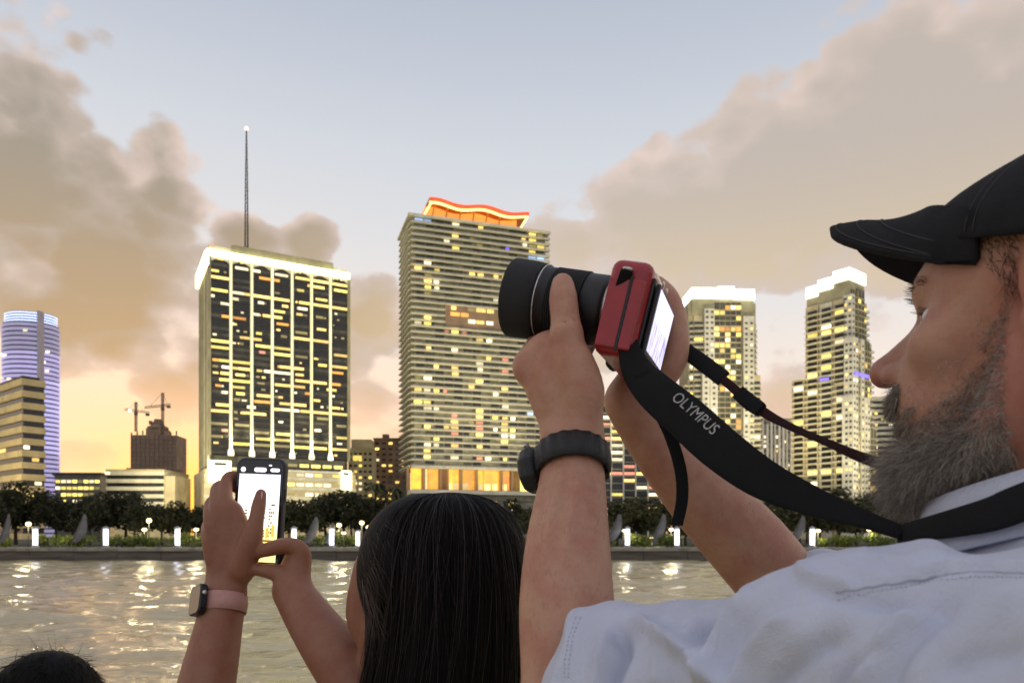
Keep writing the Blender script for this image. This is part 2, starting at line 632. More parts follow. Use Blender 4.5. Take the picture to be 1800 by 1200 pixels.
for j in range(nb):                                            # arched heads of the bays under the crown
    u0, u1 = j * bw + .5, (j + 1) * bw - .5
    poly = [(u0, ZT - .1)] + [(u0 + (u1 - u0) * k / 10, ZT - 3.2 + 2.0 * math.sin(math.pi * k / 10)) for k in range(11)] + [(u1, ZT - .1)]
    ab = MB()
    n = len(poly)
    ab.v = [(p[0], -.25, p[1]) for p in poly] + [(p[0], .6, p[1]) for p in poly]
    ab.f = [tuple(range(n))] + [(k, k + n, (k + 1) % n + n, (k + 1) % n) for k in range(n)]
    ab.fm = [0] * len(ab.f)
    ab.build('arch', cream2, T.e)
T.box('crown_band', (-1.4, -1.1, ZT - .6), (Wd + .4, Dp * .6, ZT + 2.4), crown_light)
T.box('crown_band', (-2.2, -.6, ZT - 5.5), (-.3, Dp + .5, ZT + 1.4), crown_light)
T.box('parapet', (Wd * .15, 1.2, ZT + 2.45), (Wd * .885, 20, ZT + 7.2), olive)
T.box('parapet', (-.2, 1.5, ZT + 2.45), (Wd * .15 - .1, 16, ZT + 5.4), cream)
T.box('parapet', (Wd * .885 + .1, 1.5, ZT + 2.45), (Wd + .2, 16, ZT + 4.6), cream)
for k in range(9):                                             # ribs of the narrow flank
    T.box('rib', (-.9, k * Dp / 9 + .6, 0), (.3, k * Dp / 9 + 1.7, ZT - .2), cream if k in (0, 3) else olive)
T.box('flank', (-.1, .5, 0), (.45, Dp, ZT - .3), olive)
pod = MB().box((-3, -6, 0), (Wd + 2, Dp, ZB - 8.5))
pod.build('podium', tan, T.e)
for k in range(5):
    zz = ZB - 12.5 - k * 5.0
    T.box('deck_edge', (-3.2, -6.5, zz), (Wd + 2.2, -5.9, zz + 1.7), cream)
    for j in range(12):
        if rnd.random() < .86:
            u0 = 13 + j * (Wd - 14) / 12
            T.box('window', (u0, -6.3, zz + 2.1), (u0 + 3.6, -6.05, zz + 3.6), rnd.choice([W_cream, W_yel, W_cream, W_dim]))
T.box('terrace', (-1, -5.5, ZB - 8.4), (Wd + 1, 1, ZB - 7.2), cream2)
T.box('recess', (2, -.2, ZB - 7.2), (Wd - 2, .4, ZB - 1), glass_olive)
for j in range(9):
    T.box('window', (14 + j * 6.0, -.4, ZB - 5.2), (18.6 + j * 6.0, -.25, ZB - 3.6), rnd.choice([W_yel, W_dim, W_warm]))
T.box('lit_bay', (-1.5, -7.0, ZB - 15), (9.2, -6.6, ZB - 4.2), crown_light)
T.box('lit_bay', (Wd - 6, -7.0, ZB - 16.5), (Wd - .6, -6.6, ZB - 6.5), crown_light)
T.box('sign_panel', (1.5, -7.2, ZB - 6.6), (7.0, -7.05, ZB - 5.2), bronze)
T.box('sign_panel', (Wd - 5.2, -7.2, ZB - 8.9), (Wd - 2.2, -7.05, ZB - 7.6), bronze)
# antenna: a tapering lattice mast with a lamp on top
mb = MB()
ua = T.u(438)
zt0, zt1 = ZT + 1.5, T.z(438, 216)
for sx, sy in ((-1, -1), (1, -1), (1, 1), (-1, 1)):
    mb.tube([(ua + sx * .75, 8 + sy * .75, zt0), (ua + sx * .5, 8 + sy * .5, zt0 + (zt1 - zt0) * .6), (ua + sx * .16, 8 + sy * .16, zt1)], [.28, .22, .15], 5)
nseg = 34
for k in range(nseg):
    za, zb = zt0 + (zt1 - zt0) * k / nseg, zt0 + (zt1 - zt0) * (k + 1) / nseg
    r = .75 - .58 * k / nseg
    mb.tube([(ua - r, 8 - r, za), (ua + r, 8 - r, zb)], .12, 4)
    mb.tube([(ua - r, 8 - r, za), (ua - r, 8 + r, zb)], .12, 4)
    mb.tube([(ua + r, 8 - r, za), (ua - r, 8 - r, za)], .1, 4)
mast = mb.build('antenna', mat('mast_steel', (.09, .075, .06), .6, .3, .3), T.e)
beacon = glowmat('beacon_glow', lin((255, 205, 170)), 2.5, 0)
MB().lathe([(0, 0), (.8, .2), (1.0, .9), (.7, 1.6), (0, 1.9)], 10, Matrix.Translation((ua, 8, zt1))).build('beacon', beacon, mast)
MB().lathe([(0, 0), (.7, .2), (.7, .9), (0, 1.2)], 8, Matrix.Translation((1.5, 3, ZT + 5.5))).build('beacon', glowmat('red_beacon', lin((255, 110, 80)), 1.6, 0), T.e)
for j in range(1, nb):                                         # the column uplights of the photograph as real lamps
    ld = bpy.data.lights.new('uplight_glow', 'SPOT')
    ld.energy = 42000
    ld.color = (1, .93, .62)
    ld.spot_size = R(40)
    ld.spot_blend = .8
    ld.shadow_soft_size = .6
    lo = bpy.data.objects.new('uplight_lamp', ld)
    lo.location = (j * bw, -4.5, ZB - 3)
    lo.rotation_euler = (R(180 - 10), 0, 0)
    link(lo, T.e)

# --- pale residential tower of balconies with the glowing wavy crown
T = Tower('apartment_tower', 725, 388, 18, 'tall apartment tower of pale horizontal balconies under an orange glowing wavy crown')
Wd, Dp = T.u(964), 35.0
ZT, ZB = T.z(725, 378), T.z(725, 818)
nf = 41
fh = (ZT - ZB) / nf
slab_m = mat('balcony_slab', (.82, .77, .58), .7, .12, .3, world_space=True)
rail_m = mat('balcony_glass', (.40, .39, .31), .25, .25, .4, spec=.6, alpha=.4, world_space=True)
wallg = mat('recessed_wall', (.36, .34, .25), .6, .3, .35, world_space=True)
T.box('core', (1.2, 2.0, ZB - .3), (Wd - 1.2, Dp, ZT - .2), wallg)
loft = (T.u(783), T.u(905))
for i in range(nf + 1):
    z0 = ZB + i * fh
    inloft = 24 <= i <= 26
    segs = [(-.9, Wd + 1.0)] if not inloft else [(-.9, loft[0]), (loft[1], Wd + 1.0)]
    for (a, b) in segs:
        T.box('balcony', (a, -.3, z0 - .2), (b, 3.0, z0 + .28), slab_m)
        if i < nf:
            T.box('railing', (a + .1, -.2, z0 + .36), (b - .1, -.14, z0 + 1.1), rail_m)
    T.box('side_balcony', (-1.5, 3.0, z0 - .3), (1.3, Dp + .5, z0 + .42), slab_m)
    if i < nf:
        for j in range(14):                                    # dark window bays behind the balconies
            u0 = 2 + j * (Wd - 4) / 14
            if rnd.random() < .62 and not inloft:
                T.box('pane', (u0 + .2, 1.86, z0 + .5), (u0 + (Wd - 4) / 14 - .3, 1.96, z0 + fh - .35), glass_olive if rnd.random() < .5 else glass_dark)
T.box('sky_lobby', (loft[0], 1.0, ZB + 23.4 * fh), (loft[1], 1.9, ZB + 27 * fh - .3), brownc)
sc_ = 300 / 1241.0
WL = [(440, 490, 265, 'c', 0), (630, 665, 290, 'w', 0), (440, 485, 355, 'w', 0), (380, 420, 390, 'c', 0), (620, 660, 405, 'd', 0), (570, 600, 370, 'd', 0), (440, 490, 440, 'y', 0),
      (1000, 1050, 325, 'y', 0), (1000, 1050, 360, 'y', 0), (945, 975, 362, 'w', 0), (955, 985, 400, 'c', 0), (1000, 1050, 405, 'd', 0), (1000, 1045, 450, 'y', 0), (1060, 1110, 450, 'y', 0),
      (1060, 1100, 330, 'd', 0), (995, 1050, 492, 'b', 0), (1058, 1112, 495, 'b', 0), (1000, 1050, 535, 'c', 0), (165, 225, 245, 'b', 0), (230, 285, 252, 'b', 0), (235, 285, 555, 'c', 0),
      (165, 215, 588, 'w', 0), (310, 348, 597, 'y', 0), (240, 290, 645, 'd', 0), (235, 290, 685, 'w', 0), (305, 342, 685, 'c', 0), (240, 285, 730, 'y', 0), (310, 345, 738, 'c', 0),
      (565, 605, 625, 'w', 0), (625, 668, 622, 'w', 0), (745, 775, 637, 'w', 0), (805, 835, 635, 'w', 0), (740, 775, 808, 'c', 0), (235, 285, 775, 'd', 0),
      (425, 490, 915, 'a', 0), (430, 465, 885, 'w', 0), (500, 555, 920, 'a', 0), (550, 600, 882, 'd', 0), (612, 680, 885, 'w', 0), (690, 740, 892, 'w', 0), (555, 605, 965, 'c', 0),
      (612, 670, 968, 'w', 0), (685, 735, 970, 'c', 0), (235, 285, 950, 'w', 0), (165, 215, 970, 'c', 0), (235, 285, 988, 'y', 0), (435, 485, 1005, 'w', 0), (385, 415, 1035, 'p', 0),
      (435, 485, 1045, 'y', 0), (510, 545, 1045, 'p', 0), (615, 665, 1100, 'w', 0), (690, 730, 1102, 'c', 0), (565, 585, 1095, 'd', 0), (435, 480, 1175, 'c', 0), (250, 280, 1162, 'w', 0),
      (830, 855, 435, 'v', 0),
      (250, 285, 45, 'c', 1), (435, 480, 58, 'c', 1), (690, 722, 108, 'w', 1), (805, 848, 115, 'p', 1), (615, 665, 105, 'd', 1), (615, 665, 150, 'c', 1), (625, 662, 195, 'c', 1),
      (805, 848, 200, 'p', 1), (305, 340, 175, 'w', 1), (435, 482, 182, 'w', 1), (440, 485, 222, 'w', 1), (170, 212, 250, 'd', 1), (232, 290, 255, 'c', 1), (560, 605, 272, 'd', 1),
      (612, 665, 275, 'w', 1), (562, 600, 318, 'w', 1), (165, 215, 338, 'w', 1), (235, 280, 342, 'c', 1), (305, 345, 340, 'y', 1), (375, 400, 350, 'p', 1), (800, 845, 330, 'w', 1),
      (740, 775, 405, 'c', 1), (805, 848, 415, 'd', 1), (805, 850, 455, 'c', 1), (160, 218, 425, 'y', 1), (232, 282, 428, 'y', 1), (232, 290, 470, 'c', 1), (305, 342, 472, 'c', 1),
      (615, 665, 525, 'y', 1), (735, 772, 538, 'y', 1), (865, 900, 545, 'c', 1), (805, 845, 540, 'w', 1), (988, 1030, 540, 'b', 1), (615, 665, 570, 'w', 1), (435, 475, 560, 'p', 1),
      (430, 482, 603, 'w', 1), (380, 415, 603, 'w', 1), (800, 845, 582, 'w', 1), (612, 665, 612, 'p', 1), (805, 845, 620, 'w', 1), (432, 485, 645, 'w', 1), (432, 485, 690, 'p', 1),
      (235, 280, 635, 'w', 1), (165, 215, 635, 'd', 1), (612, 665, 655, 'p', 1), (740, 770, 655, 'c', 1), (797, 845, 662, 'w', 1), (862, 900, 658, 'y', 1), (862, 898, 708, 'c', 1),
      (612, 665, 697, 'w', 1), (800, 845, 705, 'c', 1), (305, 345, 728, 'y', 1), (235, 280, 725, 'd', 1), (305, 342, 770, 'c', 1), (235, 282, 770, 'c', 1), (432, 485, 740, 'p', 1),
      (620, 660, 745, 'w', 1), (797, 845, 745, 'y', 1), (432, 480, 776, 'w', 1), (232, 280, 815, 'y', 1), (232, 280, 855, 'w', 1), (428, 485, 860, 'c', 1), (680, 722, 860, 'c', 1),
      (618, 660, 860, 'p', 1), (812, 840, 865, 'w', 1), (935, 970, 868, 'c', 1), (985, 1025, 830, 'c', 1), (990, 1025, 868, 'c', 1), (565, 600, 690, 'd', 1), (560, 600, 600, 'd', 1)]
MM = {'w': W_warm, 'y': W_yel, 'c': W_cream, 'a': W_amber, 'p': W_pink, 'd': W_dim, 'b': W_blue, 'v': W_violet}
for (a, b, yy, k, low_) in WL:
    px, py = 690 + (a + b) / 2 * sc_, (600 if low_ else 330) + yy * sc_
    i = max(0, min(nf - 1, int((T.z(px, py) - ZB) / fh)))
    u0, u1 = T.u(690 + a * sc_), T.u(690 + b * sc_)
    z0 = ZB + i * fh
    yf = .8 if 24 <= i <= 26 and loft[0] < u0 < loft[1] else 1.7
    T.box('window', (u0, yf, z0 + .75), (u1, yf + .12, z0 + fh - .5), MM[k])
T.box('roof_slab', (-2.2, -.6, ZT - .2), (Wd + 1.2, Dp + .6, ZT + 1.0), slab_m)
# crown
crown_wall = glowmat('crown_wall_glow', lin((255, 140, 20)), 1.05, .3, .13)  # wall glows by itself, standing for the orange light on it
neon_y = glowmat('neon_yellow', lin((255, 226, 130)), 2.2, 0)
neon_r = glowmat('neon_red', lin((240, 84, 40)), 1.3, 0)
ul, ur = T.u(745), T.u(921)


def wave(s):
    return math.sin(s * 2 * math.pi * 2.05 + .7) * .9 - .6 * s


def wavy(name, y0, y1, zlo, zhi, du0, du1, m, base_flat=None):
    b_ = MB()
    n = 48
    for k in range(n):
        q = []
        for kk in (k, k + 1):
            s = kk / n
            uu = (ul - du0) + (ur + du1 - ul + du0) * s
            q.append((uu, wave(s)))
        (ua_, wa), (ub_, wb) = q
        lo_a = base_flat if base_flat is not None else zlo + wa
        lo_b = base_flat if base_flat is not None else zlo + wb
        pts = [(ua_, y0, lo_a), (ub_, y0, lo_b), (ub_, y0, zhi + wb), (ua_, y0, zhi + wa), (ua_, y1, lo_a), (ub_, y1, lo_b), (ub_, y1, zhi + wb), (ua_, y1, zhi + wa)]
        i = len(b_.v)
        b_.v += pts
        fs = [(0, 1, 2, 3), (5, 4, 7, 6), (3, 2, 6, 7), (1, 0, 4, 5)]
        if k == 0:
            fs.append((0, 3, 7, 4))
        if k == n - 1:
            fs.append((1, 5, 6, 2))
        b_.f += [tuple(i + c for c in f_) for f_ in fs]
        b_.fm += [0] * len(fs)
    return b_.build(name, m, T.e)


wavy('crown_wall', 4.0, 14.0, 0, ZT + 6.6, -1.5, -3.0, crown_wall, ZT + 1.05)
wavy('crown_roof', 0.5, 20.0, ZT + 8.55, ZT + 9.9, -3.0, 3.2, mat('crown_roof_paint', (.55, .2, .06), .6, .2, .3, world_space=True))
wavy('neon_line', 0.15, 0.45, ZT + 8.9, ZT + 9.25, -3.0, 3.2, neon_r)
wavy('neon_line', 0.1, 0.45, ZT + 9.85, ZT + 10.35, -3.0, 3.2, neon_r)
wavy('neon_line', 0.9, 1.6, ZT + 7.3, ZT + 8.4, -3.2, 1.5, neon_y)
for (ua_, ub_) in ((ul + .3, ul + 4.2), (ur - 1.6, ur + 2.6)):
    MB().tube([(ua_, 1.2, ZT + 1.2), (ub_, 1.2, ZT + 8.4)], .55, 6).build('neon_strut', neon_y, T.e)
for k in range(6):
    MB().tube([(ul + 5 + k * 7.4, 3.6, ZT + 1.1), (ul + 6.2 + k * 7.4, 2.6, ZT + 7.6)], .35, 6).build('brace', mat('brace_paint', (.6, .3, .1), .6, .2, .3), T.e)
# lobby storey, canopy and lower levels
T.box('lobby_ceiling', (-.5, -.5, ZB - 1.2), (Wd, Dp, ZB - .35), slab_m)
lob = glowmat('lobby_glow', lin((255, 170, 40)), 1.0, .35, .3)
lob2 = glowmat('lobby_warm_light', lin((255, 214, 140)), 1.2, .25, .4)
for (a, b, m) in [(140, 215, lob), (228, 262, lob2), (268, 340, lob), (405, 490, lob), (498, 605, lob), (612, 668, lob), (672, 785, lob), (790, 862, W_amber), (925, 1010, W_yel)]:
    T.box('lobby_window', (T.u(690 + a * sc_), 3.0, ZB - 12.0), (T.u(690 + b * sc_), 3.3, ZB - 1.3), m)
for (a, b) in [(405, 440), (450, 490), (505, 560), (612, 665), (680, 720), (740, 770), (800, 815), (825, 840)]:
    T.box('lobby_window', (T.u(690 + a * sc_), 2.6, ZB - 12.0), (T.u(690 + b * sc_), 2.9, ZB - 8.6), lob2)
for a in (105, 222, 345, 395, 494, 608, 788, 868, 915):
    T.box('column', (T.u(690 + a * sc_), .6, ZB - 13), (T.u(690 + a * sc_) + 1.3, 1.9, ZB - 1.2), mat('lobby_column', (.5, .33, .16), .6, .2, .3))
T.box('lobby_recess', (1.0, 4.0, ZB - 13), (Wd, 5.0, ZB - 1.2), brownc)
T.box('canopy', (-2, -9, ZB - 15.0), (Wd + 1, 5, ZB - 13.0), cream2)
T.box('lower_level', (-2, -6, 0), (Wd + 1, Dp, ZB - 15.1), wallg)
for i in range(3):
    T.box('deck_edge', (-2.2, -7, ZB - 18.2 - i * 4), (Wd + 1.2, -6.05, ZB - 17.2 - i * 4), greyc)
    for a in (250, 515, 635, 700, 755, 820, 1010):
        if rnd.random() < .7:
            u0 = T.u(690 + a * sc_)
            T.box('window', (u0, -6.4, ZB - 20.4 - i * 4), (u0 + 2.6, -6.1, ZB - 18.6 - i * 4), rnd.choice([W_cream, W_yel, W_warm]))


# --- two cream condominium towers
def condo(name, px, depth, ang, label, wid, top_py, blocks, roof, lights, seed):
    """blocks: (u0, u1, y front, z share, kind); kinds: pier with punched windows, glazing bays, balcony stack"""
    T = Tower(name, px, depth, ang, label)
    r = random.Random(seed)
    H = T.z(px, top_py)
    fh = 3.25
    T.box('core', (1.5, 3.5, 0), (wid - 1.5, 24, H * .985), olive)
    for (a, b, yf, zs, kind) in blocks:
        h = H * zs
        n = int(h / fh)
        if kind == 'pier':
            T.box('pier', (a, yf, 0), (b, 12 if ang < 20 else max(yf + 5.2, 3.0), h), cream2)
            nw = max(1, int(round((b - a) / 3.4)))
            for i in range(3, n):
                for j in range(nw):
                    u0 = a + (j + .5) * (b - a) / nw - .75
                    q = r.random()
                    m = glass_olive if q < .86 else (W_warm if q < .93 else W_cream)
                    T.box('window', (u0, yf - .06, i * fh + .9), (u0 + 1.5, yf + .1, i * fh + 2.2), m)
                if ang > 20:
                    for v0 in (.7, 3.0):
                        T.box('window', (a - .06, yf + v0, i * fh + .9), (a + .1, yf + v0 + 1.4, i * fh + 2.2), glass_olive if r.random() < .85 else W_warm)
        elif kind == 'glass':
            T.box('glazing', (a, yf + .6, 0), (b, yf + 4, h), glass_olive)
            nw = max(2, int(round((b - a) / 3.2)))
            for i in range(2, n):
                T.box('floor_edge', (a + .05, yf, i * fh - .25), (b - .05, yf + .62, i * fh + .45), olive if i % 3 else tan)
                for j in range(nw):
                    q = r.random()
                    lo_ = lights(i / n)
                    if q < lo_:
                        u0 = a + j * (b - a) / nw + .3
                        T.box('window', (u0, yf + .35, i * fh + .6), (u0 + (b - a) / nw - .6, yf + .55, i * fh + 2.8), r.choice([W_yel, W_warm, W_warm, W_cream, W_amber]))
            for j in range(nw + 1):
                uu = min(max(a + j * (b - a) / nw, a + .15), b - .15)
                T.box('mullion', (uu - .12, yf + .2, 0), (uu + .12, yf + .58, h), olive)
        else:
            T.box('wall', (a, yf + 1.6, 0), (b, yf + 6, h), tan)
            for i in range(2, n):
                T.box('balcony', (a - .2, yf, i * fh - .2), (b + .2, yf + 1.7, i * fh + .28), cream)
                T.box('railing', (a - .1, yf + .05, i * fh + .3), (b + .1, yf + .12, i * fh + 1.2), rail_m)
                q = r.random()
                T.box('window', (a + .3, yf + 1.45, i * fh + .5), (b - .3, yf + 1.58, i * fh + 2.6), glass_dark if q < .8 else r.choice([W_warm, W_cream, W_yel, W_dim]))
    return T, H


flat_l = lambda s: .17
k_ = .3385 * 1.0
T1, H1 = condo('condo_tower', 1208, 440, 2, 'cream condominium tower with a level white lit roof, right of the wavy-crowned tower', 44, 522,
               [(2.2, 4.6, 2.0, .93, 'balcony'), (4.8, 10.4, 1.2, .93, 'balcony'), (10.6, 16.6, .4, .955, 'pier'), (17, 33.5, 2.2, .985, 'glass'), (34.2, 40.6, .6, .925, 'pier'),
                (40.9, 43.0, 2.2, .90, 'balcony'), (-1.0, 2.0, 1.8, .64, 'balcony'), (9.0, 13.4, -.6, .70, 'pier'), (13.6, 18.2, -.8, .70, 'pier'), (38.0, 44.6, -.4, .68, 'balcony'), (30.5, 37.6, -.7, .42, 'pier')],
               None, lambda s: .55 if .62 < s < .82 or .86 < s < .9 else .13, 5)
T1.box('roof_storey', (3.6, 3.0, H1 * .93), (41, 22, H1 + .2), olive)
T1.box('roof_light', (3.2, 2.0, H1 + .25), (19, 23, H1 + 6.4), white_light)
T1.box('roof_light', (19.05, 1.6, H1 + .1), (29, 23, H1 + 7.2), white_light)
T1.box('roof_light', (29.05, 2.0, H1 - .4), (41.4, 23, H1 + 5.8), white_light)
T2, H2 = condo('condo_tower', 1497, 404, 38, 'cream condominium tower with a white roof light stepping up toward its corner', 22, 500,
               [(.3, 3.2, -.2, .965, 'pier'), (3.4, 8.6, 1.0, .99, 'glass'), (8.8, 16, .6, 1.0, 'glass'), (16.2, 20.4, .2, .955, 'balcony'), (-2.6, 3.0, -2.2, .79, 'pier'), (3.3, 6.0, -1.8, .79, 'glass'),
                (6.3, 9.6, -2.3, .79, 'pier'), (9.8, 18.0, -1.5, .79, 'glass'), (18.2, 21.6, -1.9, .79, 'balcony'), (-4.6, -1.0, -3.2, .56, 'pier'), (9.0, 14.6, -3.0, .56, 'pier'),
                (20.6, 27.5, -1.0, .52, 'balcony'), (15, 22, -3.2, .44, 'glass')], None, lambda s: .3 if s < .78 else .16, 8)
# its left flank of stepped balcony stacks
for (a, b, xo, zs) in [(4, 11, -.6, .955), (11.5, 19, -.4, .955), (19.5, 27, -1.0, .955), (27.5, 35, -2.0, .66), (3, 9, -2.6, .62)]:
    n = int(H2 * zs / 3.25)
    T2.box('flank_wall', (xo + .9, a, 0), (3.0, b, H2 * zs), tan if xo < -.5 else cream)
    for i in range(2, n):
        T2.box('balcony', (xo - .7, a - .1, i * 3.25 - .22), (xo + .95, b + .1, i * 3.25 + .3), cream)
        q = rnd.random()
        T2.box('window', (xo + .78, a + .6, i * 3.25 + .5), (xo + .88, b - 1.4, i * 3.25 + 2.6), glass_dark if q < .82 else rnd.choice([W_warm, W_cream, W_yel]))
T2.box('roof_storey', (1.0, 2.0, H2 * .955), (18.0, 27, H2 + 4.6), olive)
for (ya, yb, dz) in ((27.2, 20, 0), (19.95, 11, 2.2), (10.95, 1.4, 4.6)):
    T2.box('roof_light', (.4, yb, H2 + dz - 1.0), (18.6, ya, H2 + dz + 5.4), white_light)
for (a, b, f_) in ((3, 15, .655), (-2, 2, .65)):
    i = int(H2 * f_ / 3.25)
    T2.box('violet_light', (a, -3.0, i * 3.25 + .7), (b, -2.6, i * 3.25 + 2.6), W_violet)
T2.box('violet_light', (-1.1, 12.5, int(H2 * .645 / 3.25) * 3.25 + .6), (-.9, 18, int(H2 * .645 / 3.25) * 3.25 + 2.2), W_violet)

# --- finned tower between them
T = Tower('finned_tower', 1340, 520, 4, 'narrow pale tower of white vertical fins between the two condominium towers')
H = T.z(1370, 738)
T.box('core', (0, .8, 0), (27, 20, H), greyc)
finm = mat('white_fin', (.72, .68, .62), .7, .1, .2, world_space=True)
for k in range(10):
    T.box('fin', (k * 2.9, -.3, 0), (k * 2.9 + (1.5 if k % 3 else .9), .9, H - (k % 2) * 3), finm)
for i in range(int(H / 3.3)):
    for j in range(9):
        if rnd.random() < .55:
            q = rnd.random()
            T.box('window', (j * 2.9 + 1.6, .55, i * 3.3 + .8), (j * 2.9 + 2.7, .75, i * 3.3 + 2.4), glass_dark if q < .72 else rnd.choice([W_cream, W_warm, W_violet if q > .97 else W_cream]))
T.box('parapet', (-.5, -.5, H), (27.5, 20.5, H + 1.2), greyc)


# --- plain blocks
def block(name, px0, px1, depth, top, ang, label, m, floors, bays, lit, win=(.55, .5), cat='building', dp=18.0, wm=None, proud=True, py_floor=None, band=None):
    T = Tower(name, px0, depth, ang, label, cat)
    wd, H = T.u(px1), T.z(px0, top)
    r = random.Random(int(px0 * 7 + top))
    T.box('wall', (0, 0, 0), (wd, dp, H), m)
    fh = 3.6
    n = min(floors, int(H / fh))
    for i in range(n):
        z0 = H - (i + 1) * fh
        if z0 < .5:
            break
        if band:
            T.box('spandrel', (-.3, -.45, z0 + fh * .5), (wd + .3, dp, z0 + fh), band)
            T.box('band_window', (.1, -.1, z0 + .05), (wd - .1, .02, z0 + fh * .5 - .03), glass_dark)
        for j in range(bays):
            bw = wd / bays
            u0 = j * bw + bw * (1 - win[0]) / 2
            q = r.random()
            mm = r.choice(wm or [W_warm, W_cream, W_yel]) if q < lit else (None if band else glass_dark)
            if mm:
                T.box('window', (u0, -.16, z0 + fh * .12), (u0 + bw * win[0], .03 if not band else -.12, z0 + fh * (.12 + win[1] * .75)), mm)
    T.box('parapet', (-.4, -.5, H), (wd + .4, dp + .2, H + 1.0), m)
    return T, wd, H


T, wd, H = block('office_block', 612, 655, 450, 790, 3, 'brown mid-rise block right beside the dark office tower', tan, 12, 5, .3)
T.box('roof_storey', (1.5, 2, H + 1.0), (wd * .93, 14, H + 6.6), tan)
T.box('window', (3, -.3, H - 6.5), (wd * .55, -.18, H - 3.6), W_yel)
T, wd, H = block('apartment_block', 657, 716, 480, 772, 2, 'reddish brown block partly hidden by the wavy-crowned tower', brownc, 14, 5, .22)
T.box('roof_tank', (5, 4, H + 1.0), (9, 9, H + 4), brownc)
T, wd, H = block('office_block', 1052, 1160, 380, 700, 6, 'dark glazed block with white mullions and lit floors behind the near forearm', glass_dark, 17, 5, .5, (.86, .55), wm=[W_warm, W_yel, W_cream, W_pink])
for k in range(6):
    T.box('mullion', (k * wd / 5 - .35, -.8, 0), (k * wd / 5 + .35, -.2, H), cream2)
for i in range(18):
    T.box('floor_edge', (.5, -.3, H - i * 3.6 - .5), (wd - .5, -.19, H - i * 3.6), olive)
T, wd, H = block('low_block', 1268, 1322, 300, 836, 5, 'low grey block with rows of small lit windows under the camera strap', greyc, 7, 6, .62, (.5, .4))
T, wd, H = block('restaurant', 1318, 1368, 210, 876, 2, 'low building with a lit front and an orange roof among the trees', tan, 2, 5, .8, (.8, .6))
MB().prism([(-2, -3.5), (wd + 2, -3.5), (wd + 1, 6), (-1, 6)], H * .5, H * .5 + .9).build('roof_canopy', mat('orange_tiles', (.5, .2, .07), .7, .25, 2, world_space=True), T.e)
T, wd, H = block('low_block', 1395, 1425, 330, 845, 0, 'small yellow lit block at the foot of the stepped-roof condominium', tan, 5, 4, .7, (.7, .5))
T, wd, H = block('office_block', 1532, 1600, 470, 700, -8, 'pale balconied block behind the bearded man', cream2, 18, 5, .25, band=cream)

# banded beige block at the left edge
T = Tower('banded_office', 38, 300, 52, 'beige office block with stacked concrete bands at the photo edge')
H = T.z(38, 664)
band_m = mat('beige_band', (.66, .53, .28), .8, .14, .2, world_space=True)
Lr = T.u(79)
T.box('core', (.8, .8, 0), (Lr, 60, H), glass_dark)
fh = H / 13.5
for i in range(14):
    z0 = H - i * fh
    if z0 < 0:
        break
    T.box('band', (0, 0, z0 - fh * .52), (Lr + .3, 60.3, z0), band_m)
for (i, u0, u1, m) in [(5, 1, 3, W_cream), (6, 4, 6.5, W_warm), (9, 2, 4.5, W_warm), (10, 5, 7, W_yel), (8, 5, 7.5, W_cream)]:
    T.box('window', (u0, .45, H - i * fh - fh * .9), (u1, .75, H - i * fh - fh * .6), m)
for (i, v0, v1, m) in [(5, 20, 27, W_warm), (9, 6, 12, W_cream), (3, 34, 37, W_dim)]:
    T.box('window', (.45, v0, H - i * fh - fh * .9), (.75, v1, H - i * fh - fh * .6), m)
T.box('roof_storey', (1.5, 4, H), (Lr - .5, 50, H + 1.8), bronze)

# rounded blue-lit tower
T = Tower('rounded_tower', 24, 640, 0, 'tall rounded tower washed in violet and blue light behind the beige block')
H = T.z(50, 560)
rad = 23.5
arc = lambda r_, a0=-200, a1=20, n=36: [(r_ * math.cos(R(a0 + (a1 - a0) * k / n)), rad + r_ * .82 * math.sin(R(a0 + (a1 - a0) * k / n))) for k in range(n + 1)]
MB().prism(arc(rad - .8), 0, H).build('core', mat('violet_glass', (.2, .18, .3), .3, .2, .1), T.e)
violet_band = [glowmat('violet_band_%d' % k, lin(c), s, .12, .06) for k, (c, s) in enumerate([((176, 170, 214), .52), ((186, 176, 232), .72), ((196, 188, 245), .85)])]  # floor bands glow by themselves in place of violet floodlighting
nfl = 46
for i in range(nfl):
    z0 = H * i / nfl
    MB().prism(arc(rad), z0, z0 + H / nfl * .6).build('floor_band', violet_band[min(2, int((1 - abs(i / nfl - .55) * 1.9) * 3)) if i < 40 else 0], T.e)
MB().prism(arc(rad - 2.5), H, H + 9).build('crown', mat('violet_glass', (.2, .18, .3)), T.e)
for k in range(4):
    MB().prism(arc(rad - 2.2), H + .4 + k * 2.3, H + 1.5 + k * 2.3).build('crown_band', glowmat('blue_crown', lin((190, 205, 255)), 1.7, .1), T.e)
MB().prism(arc(8), H + 9, H + 11.5).build('roof_plant', bronze, T.e)
MB().box((rad * .78, 3, 0), (rad * .78 + 2.4, 9, H + 8)).build('corner_fin', mat('pale_fin', (.62, .55, .56), .7, .1, .1), T.e)
MB().box((rad * .78 + .3, 2.6, 0), (rad * .78 + 1.9, 2.95, H * .42)).build('glow_strip', glowmat('lilac_strip', lin((228, 214, 240)), 1.1, .1), T.e)
for k in range(16):
    a = R(-150 + rnd.random() * 120)
    zz = H * (.5 + .48 * rnd.random())
    piece('window', (rad * math.cos(a) - 1, rad + rad * .82 * math.sin(a) - .6, zz), (rad * math.cos(a) + 2.5, rad + rad * .82 * math.sin(a) - .1, zz + 2), W_cream, T.e)

